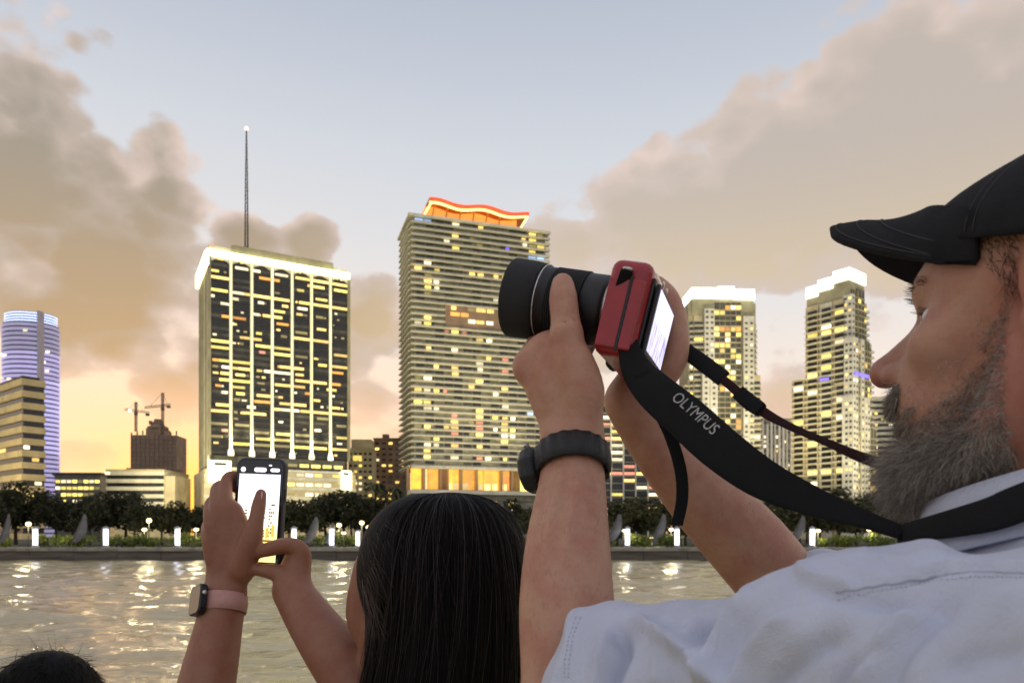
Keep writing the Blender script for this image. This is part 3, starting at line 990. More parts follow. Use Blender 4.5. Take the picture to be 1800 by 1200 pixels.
# low lit block, pale garage, tower under construction with two cranes
T, wd, H = block('low_block', 97, 176, 400, 838, 2, 'long low block with bright yellow-green lit floors', glass_olive, 6, 8, .85, (.8, .6), wm=[W_yel, W_cream, W_yel, W_dim])
T.box('roof_edge', (-1, -1, H + .9), (wd + 1, 10, H + 2.4), bronze)
T, wd, H = block('parking_garage', 188, 288, 350, 828, 3, 'pale parking garage of open horizontal decks below the cranes', tan, 5, 1, 0, band=cream, dp=30)
T.box('stair_tower', (wd + .1, .5, 0), (wd + 5, 20, H - 2), tan)
T.box('lamp', (-.5, -.9, H - 1.5), (1.5, -.5, H - .3), W_cream)

T = Tower('unfinished_tower', 231, 700, 4, 'brown unfinished tower with a domed top under construction beside the cranes')
wd, H = T.u(310), T.z(231, 764)
T.box('frame', (0, 0, 0), (wd, 26, H), brownc)
nfl = int(H / 4)
for i in range(nfl):
    T.box('floor_edge', (-.4, -.5, i * 4.0), (wd + .4, -.05, i * 4.0 + .9), mat('raw_slab', (.3, .22, .15), .9, .2, .2))
for j in range(11):
    T.box('bare_column', (j * wd / 10 - .4, -.9, 0), (j * wd / 10 + .4, -.52, H), mat('raw_slab', (.3, .22, .15)))
for k in range(9):
    T.box('parapet_post', (k * wd / 8 - .5, -.3, H), (k * wd / 8 + .5, .8, H + 2.2 + (k % 3)), brownc)
T.box('upper_frame', (12, 3, H), (28, 20, H + 7), brownc)
MB().lathe([(9.5, 0), (9.5, 2), (6.5, 3.5), (5, 6), (3.5, 8), (3.6, 9.5), (0, 9.6)], 14, Matrix.Translation((20, 11, H + 7))).build('domed_top', brownc, T.e)
for k in (-5, 0, 5):
    T.box('formwork', (20 + k - 1.2, 5, H + 11), (20 + k + 1.2, 8, H + 16 - abs(k) * .3), brownc)
T.box('side_hoist', (-6, 3, H * .66), (0, 6, H * .68), brownc)
T.box('side_hoist', (wd, 3, H * .65), (wd + 5, 6, H * .67), brownc)
for i in range(6):
    T.box('work_light', (wd - 1.8, -.8, 12 + i * 8), (wd - .6, -.55, 13.6 + i * 8), W_amber)


def crane(px, py_top, py_base, depth, j0, j1, dy, label):
    e = empty('tower_crane', P(px, py_base, depth))
    tag(e, label, 'crane', 'cranes over the unfinished tower')
    k = depth / F
    m = mat('crane_steel', (.2, .15, .11), .7, .2, .2)
    H = (py_base - py_top) * k
    mb = MB()
    for sx in (-1, 1):
        for sy in (-1, 1):
            mb.tube([(sx * .8, sy * .8, 0), (sx * .8, sy * .8, H)], .3, 4)
    for q in range(12):
        mb.tube([(-.8, -.8, H * q / 12), (.8, -.8, H * (q + 1) / 12)], .22, 4)
    mb.build('mast', m, e)
    zj = H * .66
    jb = MB()
    a, b = j0 * k, j1 * k
    for zz in (0, 1.7):
        jb.tube([(a, 0, zj + zz - dy * k * .5), (b, 0, zj + zz + dy * k * .5)], .35, 4)
    for q in range(14):
        s0, s1 = q / 14, (q + 1) / 14
        jb.tube([(a + (b - a) * s0, 0, zj - dy * k * .5 + dy * k * s0), (a + (b - a) * s1, 0, zj + 1.7 - dy * k * .5 + dy * k * s1)], .2, 4)
    jb.build('jib', m, e)
    MB().tube([(a * .8, 0, zj - dy * k * .4), (0, 0, H), (b * .7, 0, zj + dy * k * .35)], .16, 4).build('stay_cable', m, e)
    MB().box((-1.2, -1.4, zj - 3), (1.4, 1, zj - .2)).build('cab', m, e)
    MB().box((b - 3.5, -1, zj - 2.2 + dy * k * .5), (b - .4, 1, zj + dy * k * .5)).build('counterweight', m, e)
    return e, zj, k


crane(286, 690, 764, 705, -32, 14, 5, 'taller tower crane with a long level jib over the unfinished tower')
e, zj, k = crane(239, 706, 758, 700, -20, 24, -6, 'shorter tower crane carrying a bright lamp on its jib')
MB().lathe([(0, -1.6), (1.5, -.6), (1.5, .6), (0, 1.6)], 8, Matrix.Translation((-10 * k, -1, zj + 1.2))).build('lamp', white_light, e)


# ------------------------------------------------------------------ unseen floodlights added to brighten the facades
def added_floods(e, spots, power, aim, colr=(1.0, .89, .60), size=70):
    """added warm floodlights, unseen, that brighten a tower front: a housing with its lamp"""
    fm = mat('added_floodlight_housing', (.06, .06, .06), .6, .2, 2)
    for (u_, y_) in spots:
        f_ = MB().box((-.5, -.4, 0), (.5, .4, .8)).build('added_floodlight', fm, e)
        f_.location = (u_, y_, 4.5)
        l_ = bpy.data.lights.new('added_flood', 'SPOT')
        l_.energy = power
        l_.color = colr
        l_.spot_size = R(size)
        l_.spot_blend = .9
        l_.shadow_soft_size = 1.0
        o_ = bpy.data.objects.new('added_flood_lamp', l_)
        o_.location = (u_, y_ + .5, 5.8)
        o_.rotation_euler = (Vector(aim(u_)) - Vector((u_, y_, 5.8))).to_track_quat('-Z', 'Y').to_euler()
        link(o_, e)


towers = {}
for o_ in COL.objects:
    if o_.type == 'EMPTY' and o_.get('category') in ('tower', 'building'):
        towers.setdefault(o_.name, o_)
added_floods(towers['apartment_tower'], [(5, -95), (70, -95)], 250000, lambda u_: (u_ * .6 + 16, 0, 105), size=78)
added_floods(towers['condo_tower'], [(-5, -90), (45, -90)], 200000, lambda u_: (u_ * .4 + 14, 0, 90), size=80)
added_floods(towers['condo_tower.001'], [(-62, -52), (14, -85)], 190000, lambda u_: (4, 6, 90), size=80)
added_floods(towers['office_tower'], [(-28, -70)], 200000, lambda u_: (10, 10, 60), size=84)
added_floods(towers['office_tower'], [(60, -60)], 60000, lambda u_: (50, 0, 25), size=70)
added_floods(towers['banded_office'], [(-50, -20)], 130000, lambda u_: (2, 8, 40), (1.0, .82, .42), size=80)
added_floods(towers['parking_garage'], [(14, -40)], 22000, lambda u_: (14, 0, 14), size=90)
added_floods(towers['finned_tower'], [(10, -70)], 110000, lambda u_: (13, 0, 45), size=70)
# ------------------------------------------------------------------ waterfront park
bark = mat('tree_bark', (.06, .045, .03), .9, .3, 3, world_space=True)


def leaf_mat(name, dark, light):
    m = bpy.data.materials.new(name)
    m.use_nodes = True
    t = NT(m.node_tree)
    b = t.n['Principled BSDF']
    geo = t.n.new('ShaderNodeNewGeometry')
    f = t.m('ADD', t.m('MULTIPLY', geo.outputs['Random Per Island'], .5), t.m('MULTIPLY_ADD', t.noise(geo.outputs['Position'], .6, 3, .6), 1.4, -.45), clamp=True)
    t.l.new(t.mix(f, dark, light), b.inputs['Base Color'])
    b.inputs['Roughness'].default_value = .7
    b.inputs['Specular IOR Level'].default_value = .25
    return m


leaf_dark = leaf_mat('dark_leaves', (.020, .022, .010), (.060, .062, .026))
leaf_olive = leaf_mat('olive_leaves', (.035, .036, .012), (.10, .10, .036))
leaf_bright = leaf_mat('shrub_leaves', (.06, .085, .015), (.17, .21, .045))


def leaves(n, spheres, size, seed):
    """leaf-sized faces spread through clumps; spheres: centre and radii"""
    r = np.random.RandomState(seed)
    c = np.array([s[0] for s in spheres], float)
    q = np.array([s[1] for s in spheres], float)
    wgt = q.prod(1) ** .7
    i = r.choice(len(c), n, p=wgt / wgt.sum())
    d = r.randn(n, 3)
    d /= np.linalg.norm(d, axis=1)[:, None]
    p = c[i] + d * q[i] * (r.rand(n) ** .35)[:, None]
    a = r.randn(n, 3)
    a /= np.linalg.norm(a, axis=1)[:, None]
    b = np.cross(a, r.randn(n, 3))
    b /= np.linalg.norm(b, axis=1)[:, None]
    s = size * (.6 + .8 * r.rand(n))[:, None]
    V_ = np.stack([p - a * s, p - b * s * .45, p + a * s, p + b * s * .45], 1).reshape(-1, 3)
    return V_, np.arange(4 * n).reshape(n, 4)


def quad_mesh(name, V_, Q_, m):
    me = bpy.data.meshes.new(name)
    me.from_pydata(V_.tolist(), [], Q_.tolist())
    me.materials.append(m)
    return me


def tree_proto(seed, h, w_, m, n=2200, size=.27):
    r = random.Random(seed)
    e = empty('shade_tree')
    tb_ = MB()
    th = h * .38
    tb_.tube([(0, 0, -.3), (.05, 0, th * .5), (r.uniform(-.3, .3), r.uniform(-.2, .2), th)], [.24, .18, .14], 7)
    sph = []
    for k in range(13):
        a = r.random() * 6.28
        rr = w_ * .5 * (.25 + .75 * r.random())
        z_ = h * (.42 + .46 * r.random()) * (1 - .22 * rr / (w_ * .5))
        c = (rr * math.cos(a) * .8, rr * math.sin(a) * .8, z_)
        q = w_ * r.uniform(.13, .24)
        sph.append((c, (q, q, q * r.uniform(.6, .9))))
        tb_.tube([(0, 0, th * .8), (c[0] * .5, c[1] * .5, (th + c[2]) * .55), c], [.10, .07, .02], 5)
    sph.append(((0, 0, h * .84), (w_ * .22, w_ * .22, h * .15)))
    sph.append(((0, 0, h * .62), (w_ * .30, w_ * .30, h * .2)))
    tb_.build('trunk', bark, e)
    V_, Q_ = leaves(n, sph, size, seed)
    link(bpy.data.objects.new('crown', quad_mesh('crown', V_, Q_, m)), e)
    return e


def palm_proto(seed, h):
    r = random.Random(seed)
    e = empty('palm_tree')
    b_ = MB()
    b_.tube([(0, 0, -.3), (.15, 0, h * .5), (.1, 0, h)], [.22, .16, .13], 7)
    b_.build('trunk', bark, e)
    f_ = MB()
    for k in range(26):
        a = r.random() * 6.28
        up_ = r.uniform(-.3, .9)
        L = r.uniform(1.7, 2.4)
        prev = None
        for j in range(7):
            s = j / 6
            rr = L * s
            z_ = h + up_ * L * s - 1.1 * L * s * s
            wv = .30 * math.sin(math.pi * min(1, s * .9 + .08))
            p0 = (rr * math.cos(a) - wv * math.sin(a), rr * math.sin(a) + wv * math.cos(a), z_ - wv * .5)
            pc = (rr * math.cos(a), rr * math.sin(a), z_)
            p1 = (rr * math.cos(a) + wv * math.sin(a), rr * math.sin(a) - wv * math.cos(a), z_ - wv * .5)
            if prev:
                f_.face([prev[0], prev[1], pc, p0])
                f_.face([prev[1], prev[2], p1, pc])
            prev = (p0, pc, p1)
    f_.build('fronds', leaf_olive, e)
    return e


protos = [tree_proto(11, 7.6, 8.5, leaf_dark), tree_proto(12, 7.2, 7.0, leaf_dark), tree_proto(13, 8.2, 9.5, leaf_dark, 2600), tree_proto(14, 7.4, 8.5, leaf_olive), tree_proto(15, 7.0, 9.0, leaf_olive)]
used = set()
ORD = ['first', 'second', 'third', 'fourth', 'fifth', 'sixth', 'seventh', 'eighth', 'ninth', 'tenth', 'eleventh', 'twelfth', 'thirteenth', 'fourteenth', 'fifteenth', 'sixteenth', 'seventeenth',
       'eighteenth', 'nineteenth', 'twentieth', 'twenty-first', 'twenty-second', 'twenty-third', 'twenty-fourth', 'twenty-fifth', 'twenty-sixth', 'twenty-seventh', 'twenty-eighth',
       'twenty-ninth', 'thirtieth', 'thirty-first', 'thirty-second', 'thirty-third', 'thirty-fourth', 'thirty-fifth', 'thirty-sixth', 'thirty-seventh', 'thirty-eighth', 'thirty-ninth', 'fortieth']


def place(k, px, top, depth, label, group, h0):
    pr = protos[k]
    o = pr if k not in used else copy_tree(pr)
    used.add(k)
    s = ((HY - top - 6 + 26 * rnd.random() ** 1.5) / F * depth + CZ - GZ) / h0
    p = P(px, HY, depth)
    o.location = (p.x, depth, GZ)
    k_ = .85 + .55 * rnd.random()
    o.scale = (s * k_, s * k_, s)
    o.rotation_euler = (0, 0, rnd.random() * 6.28)
    tag(o, label, 'tree', group)


HT = [7.6, 7.2, 8.2, 7.4, 7.0]
left_trees = [(-20, 862), (28, 842), (62, 872), (98, 884), (128, 876), (158, 882), (190, 868), (222, 880), (252, 876), (284, 880), (312, 872), (345, 884), (380, 878), (420, 880), (470, 876), (508, 886),
              (540, 872), (572, 880), (604, 866), (640, 880), (676, 874), (712, 884), (748, 880), (800, 886), (850, 884), (900, 878)]
for n_, (px, top) in enumerate(left_trees):
    place(n_ % 3, px, top, 116 + rnd.random() * 26, 'dark leafy park tree, %s from the photo edge in the row opposite the office tower' % ORD[n_], 'dark trees behind the seawall', HT[n_ % 3])
right_trees = [(940, 880), (985, 886), (1045, 888), (1085, 872), (1128, 878), (1168, 886), (1205, 888), (1240, 892), (1290, 890), (1335, 893), (1372, 888), (1405, 872), (1440, 882), (1472, 866), (1505, 876),
               (1545, 872), (1590, 872), (1640, 880)]
for n_, (px, top) in enumerate(right_trees):
    place(3 + n_ % 2, px, top, 114 + rnd.random() * 30, 'olive green park tree, %s along from the near forearm toward the bearded person' % ORD[n_], 'olive trees behind the seawall', HT[3 + n_ % 2])
palms = [(14, 850, 'palm tree at the photo edge in front of the beige block'), (236, 858, 'palm tree below the parking garage'), (452, 862, 'palm tree behind the raised phone'), (618, 856, 'palm tree below the gap between the two main towers'), (1110, 866, 'palm tree between the two raised forearms'), (1352, 872, 'palm tree beside the orange-roofed low building'), (660, 838, 'palm tree with pale lit fronds left of the wavy-crowned tower'), (694, 846, 'palm tree against the foot of the wavy-crowned tower'), (1475, 848, 'palm tree in front of the stepped-roof condominium'), (1418, 858, 'palm tree at the foot of the finned tower')]
pp0 = palm_proto(3, 9.0)
for n_, (px, top, lb) in enumerate(palms):
    o = pp0 if n_ == 0 else copy_tree(pp0)
    dd_ = 150.0
    s = ((HY - top) / F * dd_ + CZ - GZ) / 10.2
    p = P(px, HY, dd_)
    o.location = (p.x, dd_, GZ)
    o.scale = (s, s, s)
    o.rotation_euler = (0, 0, n_ * 1.3)
    tag(o, lb, 'palm', 'palms among the park trees')


def shrub_proto(seed, w_, h):
    r = random.Random(seed)
    e = empty('shrub')
    sph = [((r.uniform(-w_ / 2, w_ / 2), r.uniform(-.5, .5), h * r.uniform(.3, .65)), (w_ * .22, .6, h * .34)) for k in range(9)]
    V_, Q_ = leaves(900, sph, .16, seed)
    link(bpy.data.objects.new('foliage', quad_mesh('foliage', V_, Q_, leaf_bright)), e)
    st_ = MB()
    for k in range(6):
        st_.tube([(r.uniform(-.2, .2), 0, -.1), (r.uniform(-w_ / 2, w_ / 2), 0, h * .6)], [.04, .015], 4)
    st_.build('stem', bark, e)
    return e


sh = [shrub_proto(31, 3.2, 2.2), shrub_proto(32, 4.4, 1.8)]
shrubs = [12, 88, 128, 160, 214, 236, 258, 284, 338, 372, 470, 545, 604, 665, 950, 1062, 1122, 1150, 1172, 1445, 1478, 1512, 1545]
for n_, px in enumerate(shrubs):
    o = sh[n_ % 2] if n_ < 2 else copy_tree(sh[n_ % 2])
    dd_ = 105.5 + (n_ % 3)
    o.location = (P(px, HY, dd_).x, dd_, GZ)
    o.rotation_euler = (0, 0, (n_ % 5) * .5 - 1)
    s = .85 + .3 * rnd.random()
    o.scale = (s, s, s)
    tag(o, 'lamp-lit green shrub on the seawall top, %s from the photo edge' % ORD[n_], 'shrub', 'green shrubs along the seawall')

# white light pillars
pil_l = glowmat('pillar_light', lin((236, 240, 255)), 2.6, 0)
pil_m = mat('pillar_metal', (.3, .3, .32), .5, .2, 2)
pe = empty('light_pillar')
MB().lathe([(.48, 0), (.48, .25), (.34, .35), (.34, .4)], 14).build('base', pil_m, pe)
MB().lathe([(.32, .4), (.32, 2.5), (.27, 2.62), (0, 2.65)], 14).build('light_tube', pil_l, pe, True)
MB().lathe([(.46, 2.66), (.46, 2.78), (.1, 3.0), (0, 3.02)], 14).build('cap', pil_m, pe)
pill = [(62, 'white glowing light pillar nearest the photo edge, by the beige block'), (186, 'white glowing light pillar below the low lit block'), (312, 'white glowing light pillar below the unfinished tower'),
        (517, 'white glowing light pillar just right of the raised phone'), (583, 'white glowing light pillar midway between phone and long-haired head'), (629, 'white glowing light pillar beside the long-haired head'),
        (1103, 'white glowing light pillar between the two raised forearms'), (1190, 'white glowing light pillar beside the far forearm and strap tail'), (1428, 'white glowing light pillar close to the bearded person')]
for n_, (px, lb) in enumerate(pill):
    o = pe if n_ == 0 else copy_tree(pe)
    o.location = (P(px, HY, 103).x, 103.0, GZ)
    s = 1.0 if n_ != 5 else .85
    o.scale = (s, s, s)
    tag(o, lb, 'light', 'white light pillars along the seawall')

# park lamps
lamp_m = mat('lamp_post', (.05, .05, .045), .6, .2, 2)
lamp_g = glowmat('lamp_globe', lin((255, 222, 150)), 4.5, 0)
le = empty('park_lamp')
MB().tube([(0, 0, 0), (0, 0, 3.6)], [.09, .06], 8).build('post', lamp_m, le)
MB().lathe([(0, 3.5), (.30, 3.62), (.36, 3.85), (.22, 4.1), (0, 4.15)], 12).build('globe', lamp_g, le, True)
MB().lathe([(.30, 4.1), (.1, 4.25), (0, 4.28)], 12).build('cap', lamp_m, le)
ld = bpy.data.lights.new('park_lamp', 'POINT')
ld.energy = 420
ld.color = (1, .86, .5)
ld.shadow_soft_size = .35
lo = bpy.data.objects.new('lamp_light', ld)
lo.location = (0, -.6, 3.4)
link(lo, le)
lamps = [(50, 920, 'park lamp near the light pillar at the photo edge'), (142, 938, 'low park lamp among shrubs below the low lit block'), (262, 914, 'bright park lamp below the parking garage'), (254, 930, 'smaller park lamp under the bright one below the garage'),
         (345, 930, 'park lamp hidden behind the watch hand'), (596, 922, 'park lamp highest of the cluster left of the long-haired head'), (604, 936, 'park lamp lower in the cluster left of the long-haired head'), (636, 918, 'warm park lamp close to the long-haired head'),
         (648, 926, 'warm park lamp nearly touching the dark hair'), (1098, 932, 'orange park lamp above the pillar between the forearms'), (1180, 930, 'orange park lamp against the far forearm'), (1146, 945, 'low park lamp among shrubs between the forearms'),
         (1438, 932, 'park lamp over the pillar close to the bearded person'), (1528, 930, 'park lamp below the beard and strap')]
for n_, (px, py, lb) in enumerate(lamps):
    o = le if n_ == 0 else copy_tree(le)
    d_ = 104.5 + (n_ % 4) * 2
    zt = (HY - py) / F * d_ + CZ
    s = max(.3, (zt - GZ) / 3.85)
    o.location = (P(px, HY, d_).x, d_, GZ)
    o.scale = (1, 1, s)
    tag(o, lb, 'lamp', 'park lamps behind the seawall')

# leaning grey feather banners
ban = mat('grey_banner_cloth', (.20, .20, .205), .8, .2, 1.2)
fe = empty('feather_banner')
MB().tube([(0, 0, 0), (.9, 0, 1.6), (2.3, 0, 4.6)], [.06, .05, .03], 6).build('pole', lamp_m, fe)
fb = MB()
n_ = 14
L_ = []
for k in range(n_ + 1):
    s = k / n_
    c = Vector((.55 + 1.75 * s, .02, .9 + 3.8 * s))
    wd = .12 + .95 * math.sin(math.pi * min(1, .12 + s * .86)) ** .8
    L_.append((c + Vector((-.1, .0, .02)), c + Vector((wd, .12 * math.sin(s * 5), -.45 * wd))))
for k in range(n_):
    fb.face([L_[k][0], L_[k][1], L_[k + 1][1], L_[k + 1][0]])
fo2 = fb.build('cloth', ban, fe, True)
so = fo2.modifiers.new('thickness', 'SOLIDIFY')
so.thickness = .02
flags = [(-8, 'grey feather banner leaning at the photo edge'), (120, 'grey feather banner leaning between the first two light pillars'), (528, 'grey feather banner leaning right of the raised phone'),
         (565, 'slimmer grey feather banner leaning by the middle light pillar'), (1060, 'grey feather banner touching the near forearm'), (1140, 'grey feather banner leaning between the raised forearms'), (1382, 'grey feather banner leaning below the camera strap')]
for n_, (px, lb) in enumerate(flags):
    o = fe if n_ == 0 else copy_tree(fe)
    o.location = (P(px, HY, 103.6).x, 103.6, GZ)
    s = (1.0, 1.0, .92, .75, 1.0, 1.0, .95)[n_]
    o.scale = (s, s, s)
    o.rotation_euler = (0, 0, (n_ % 3 - 1) * .25)
    tag(o, lb, 'banner', 'grey feather banners on the waterfront')
# ------------------------------------------------------------------ bodies: blended volumes turned into one continuous surface
class Field:
    """distance field on a regular grid; shapes are blended in, surface() meshes its zero level"""

    def __init__(self, lo, hi, h):
        self.lo, self.h = np.array(lo, np.float64), h
        n = np.ceil((np.array(hi) - self.lo) / h).astype(int) + 1
        self.n = n
        self.ax = [(self.lo[i] + h * np.arange(n[i])).astype(np.float32) for i in range(3)]
        self.D = np.full(n, .5, np.float32)

    def win(self, lo, hi):
        s = []
        for i in range(3):
            a = int(max(0, math.floor((lo[i] - self.lo[i]) / self.h)))
            b = int(min(self.n[i], math.ceil((hi[i] - self.lo[i]) / self.h) + 1))
            if b - a < 1:
                return None, None
            s.append(slice(a, b))
        g = (self.ax[0][s[0]][:, None, None], self.ax[1][s[1]][None, :, None], self.ax[2][s[2]][None, None, :])
        return tuple(s), g

    def comb(self, s, d, k, op='+'):
        a = self.D[s]
        if op == '+':
            if k <= 0:
                self.D[s] = np.minimum(a, d)
            else:
                t = np.clip(.5 + .5 * (a - d) / k, 0, 1)
                self.D[s] = a * (1 - t) + d * t - k * t * (1 - t)
        else:
            d = -d
            if k <= 0:
                self.D[s] = np.maximum(a, d)
            else:
                t = np.clip(.5 - .5 * (a - d) / k, 0, 1)
                self.D[s] = a * (1 - t) + d * t + k * t * (1 - t)

    def chain(self, pts, radii, k=.008, op='+', flat=None, res=4):
        """tapering limb through pts; flat=(normal, share) presses it along a direction"""
        pts, radii = resample([Vector(p) for p in pts], list(radii), res)
        P_, Rr = np.array([tuple(p) for p in pts]), np.array(radii)
        pad = Rr.max() + k + 3 * self.h
        s, g = self.win(P_.min(0) - pad, P_.max(0) + pad)
        if s is None:
            return
        acc = np.full([x.stop - x.start for x in s], .5, np.float32)
        o = [x.start for x in s]
        nv = None
        if flat:
            nv = np.array(Vector(flat[0]).normalized())
        for i in range(len(P_) - 1):
            a, b = P_[i], P_[i + 1]
            pp = max(Rr[i], Rr[i + 1]) + k + 2 * self.h
            ss, gg = self.win(np.minimum(a, b) - pp, np.maximum(a, b) + pp)
            if ss is None:
                continue
            px, py, pz = gg[0] - a[0], gg[1] - a[1], gg[2] - a[2]
            ab = b - a
            h = np.clip((px * ab[0] + py * ab[1] + pz * ab[2]) / max(1e-12, ab @ ab), 0, 1)
            qx, qy, qz = px - ab[0] * h, py - ab[1] * h, pz - ab[2] * h
            if flat:
                dn = (qx * nv[0] + qy * nv[1] + qz * nv[2]) * (1 / flat[1] - 1)
                qx, qy, qz = qx + nv[0] * dn, qy + nv[1] * dn, qz + nv[2] * dn
            d = np.sqrt(qx * qx + qy * qy + qz * qz) - (Rr[i] + (Rr[i + 1] - Rr[i]) * h)
            if flat:
                d = d * (flat[1] * .5 + .5)
            l = tuple(slice(x.start - c, x.stop - c) for x, c in zip(ss, o))
            acc[l] = np.minimum(acc[l], d)
        self.comb(s, acc, k, op)

    def ball(self, c, r, k=.008, op='+', rot=None):
        """ellipsoid with half axes r (along the columns of rot)"""
        r = np.array(r if hasattr(r, '__len__') else (r, r, r), float)
        pad = r.max() + k + 3 * self.h
        c = np.array(tuple(c))
        s, g = self.win(c - pad, c + pad)
        if s is None:
            return
        p = [g[i] - np.float32(c[i]) for i in range(3)]
        if rot is not None:
            m = np.array(rot)
            p = [p[0] * m[0, i] + p[1] * m[1, i] + p[2] * m[2, i] for i in range(3)]
        k0 = np.sqrt((p[0] / r[0]) ** 2 + (p[1] / r[1]) ** 2 + (p[2] / r[2]) ** 2)
        k1 = np.sqrt((p[0] / r[0] ** 2) ** 2 + (p[1] / r[1] ** 2) ** 2 + (p[2] / r[2] ** 2) ** 2)
        self.comb(s, k0 * (k0 - 1) / np.maximum(k1, 1e-6), k, op)

    def cut(self, p, n, k=.004):
        """remove the side the normal points to"""
        n = Vector(n).normalized()
        d = (self.ax[0][:, None, None] - p[0]) * n[0] + (self.ax[1][None, :, None] - p[1]) * n[1] + (self.ax[2][None, None, :] - p[2]) * n[2]
        self.comb((slice(None),) * 3, -d.astype(np.float32), k, '-')

    def surface(self):
        D = self.D
        ins = D < 0
        n = ins.shape
        c8 = [(i, j, k) for i in (0, 1) for j in (0, 1) for k in (0, 1)]
        cnt = np.zeros([m - 1 for m in n], np.uint8)
        for (i, j, k) in c8:
            cnt += ins[i:n[0] - 1 + i, j:n[1] - 1 + j, k:n[2] - 1 + k]
        act = np.argwhere((cnt > 0) & (cnt < 8))
        idx = np.full(cnt.shape, -1, np.int32)
        idx[act[:, 0], act[:, 1], act[:, 2]] = np.arange(len(act))
        val = np.stack([D[act[:, 0] + i, act[:, 1] + j, act[:, 2] + k] for (i, j, k) in c8], 1)
        off = np.array(c8, float)
        acc, wsum = np.zeros((len(act), 3)), np.zeros(len(act))
        for a in range(8):
            for b in range(a + 1, 8):
                if np.abs(off[a] - off[b]).sum() != 1:
                    continue
                va, vb = val[:, a], val[:, b]
                m = (va < 0) != (vb < 0)
                t = np.where(m, va / np.where(m, va - vb, 1), 0)[:, None]
                acc += np.where(m[:, None], off[a] + (off[b] - off[a]) * t, 0)
                wsum += m
        V = self.lo + (act + acc / wsum[:, None]) * self.h
        quads = []
        for ax in range(3):
            b1, b2 = (ax + 1) % 3, (ax + 2) % 3
            sa, sb = [slice(None)] * 3, [slice(None)] * 3
            sa[ax], sb[ax] = slice(0, n[ax] - 1), slice(1, n[ax])
            e = np.argwhere(ins[tuple(sa)] != ins[tuple(sb)])
            ok = (e[:, b1] > 0) & (e[:, b2] > 0) & (e[:, b1] < n[b1] - 1) & (e[:, b2] < n[b2] - 1)
            e = e[ok]
            if not len(e):
                continue
            q = []
            for (d1, d2) in ((-1, -1), (0, -1), (0, 0), (-1, 0)):
                c = e.copy()
                c[:, b1] += d1
                c[:, b2] += d2
                q.append(idx[c[:, 0], c[:, 1], c[:, 2]])
            q = np.stack(q, 1)
            flip = ~ins[e[:, 0], e[:, 1], e[:, 2]]
            q[flip] = q[flip][:, ::-1]
            quads.append(q)
        return V, np.concatenate(quads)


def resample(pts, radii, res):
    if len(pts) < 3:
        return pts, radii
    P_, R_ = [], []
    n = len(pts)
    for i in range(n - 1):
        p0, p1, p2, p3 = pts[max(0, i - 1)], pts[i], pts[i + 1], pts[min(n - 1, i + 2)]
        r0, r1, r2, r3 = radii[max(0, i - 1)], radii[i], radii[i + 1], radii[min(n - 1, i + 2)]
        for k in range(res):
            t = k / res
            f = lambda a, b, c, d: .5 * (2 * b + (c - a) * t + (2 * a - 5 * b + 4 * c - d) * t * t + (3 * b - 3 * c + d - a) * t ** 3)
            P_.append(f(p0, p1, p2, p3))
            R_.append(f(r0, r1, r2, r3))
    return P_ + [pts[-1]], R_ + [radii[-1]]


def mesh_np(name, V, Q, m, smooth=True):
    me = bpy.data.meshes.new(name)
    me.vertices.add(len(V))
    me.vertices.foreach_set('co', np.asarray(V, np.float32).ravel())
    k = Q.shape[1]
    me.loops.add(Q.size)
    me.loops.foreach_set('vertex_index', Q.ravel().astype(np.int32))
    me.polygons.add(len(Q))
    me.polygons.foreach_set('loop_start', np.arange(0, Q.size, k, dtype=np.int32))
    me.polygons.foreach_set('use_smooth', np.full(len(Q), smooth))
    me.update(calc_edges=True)
    me.validate()
    me.materials.append(m)
    return me


def relax(V, Q, it=2, lam=.5):
    """light smoothing of a quad surface"""
    a = np.concatenate([Q[:, 0], Q[:, 1], Q[:, 2], Q[:, 3]])
    b = np.concatenate([Q[:, 1], Q[:, 2], Q[:, 3], Q[:, 0]])
    for _ in range(it):
        acc = np.zeros_like(V)
        w_ = np.bincount(a, minlength=len(V)) + np.bincount(b, minlength=len(V))
        for c in range(3):
            acc[:, c] = np.bincount(a, V[b, c], len(V)) + np.bincount(b, V[a, c], len(V))
        V = V + lam * (acc / np.maximum(w_, 1)[:, None] - V)
    return V


def normals(V, Q):
    n = np.cross(V[Q[:, 2]] - V[Q[:, 0]], V[Q[:, 3]] - V[Q[:, 1]])
    N = np.zeros_like(V)
    for c in range(4):
        for x_ in range(3):
            N[:, x_] += np.bincount(Q[:, c], n[:, x_], len(V))
    return N / np.maximum(np.linalg.norm(N, axis=1), 1e-12)[:, None]


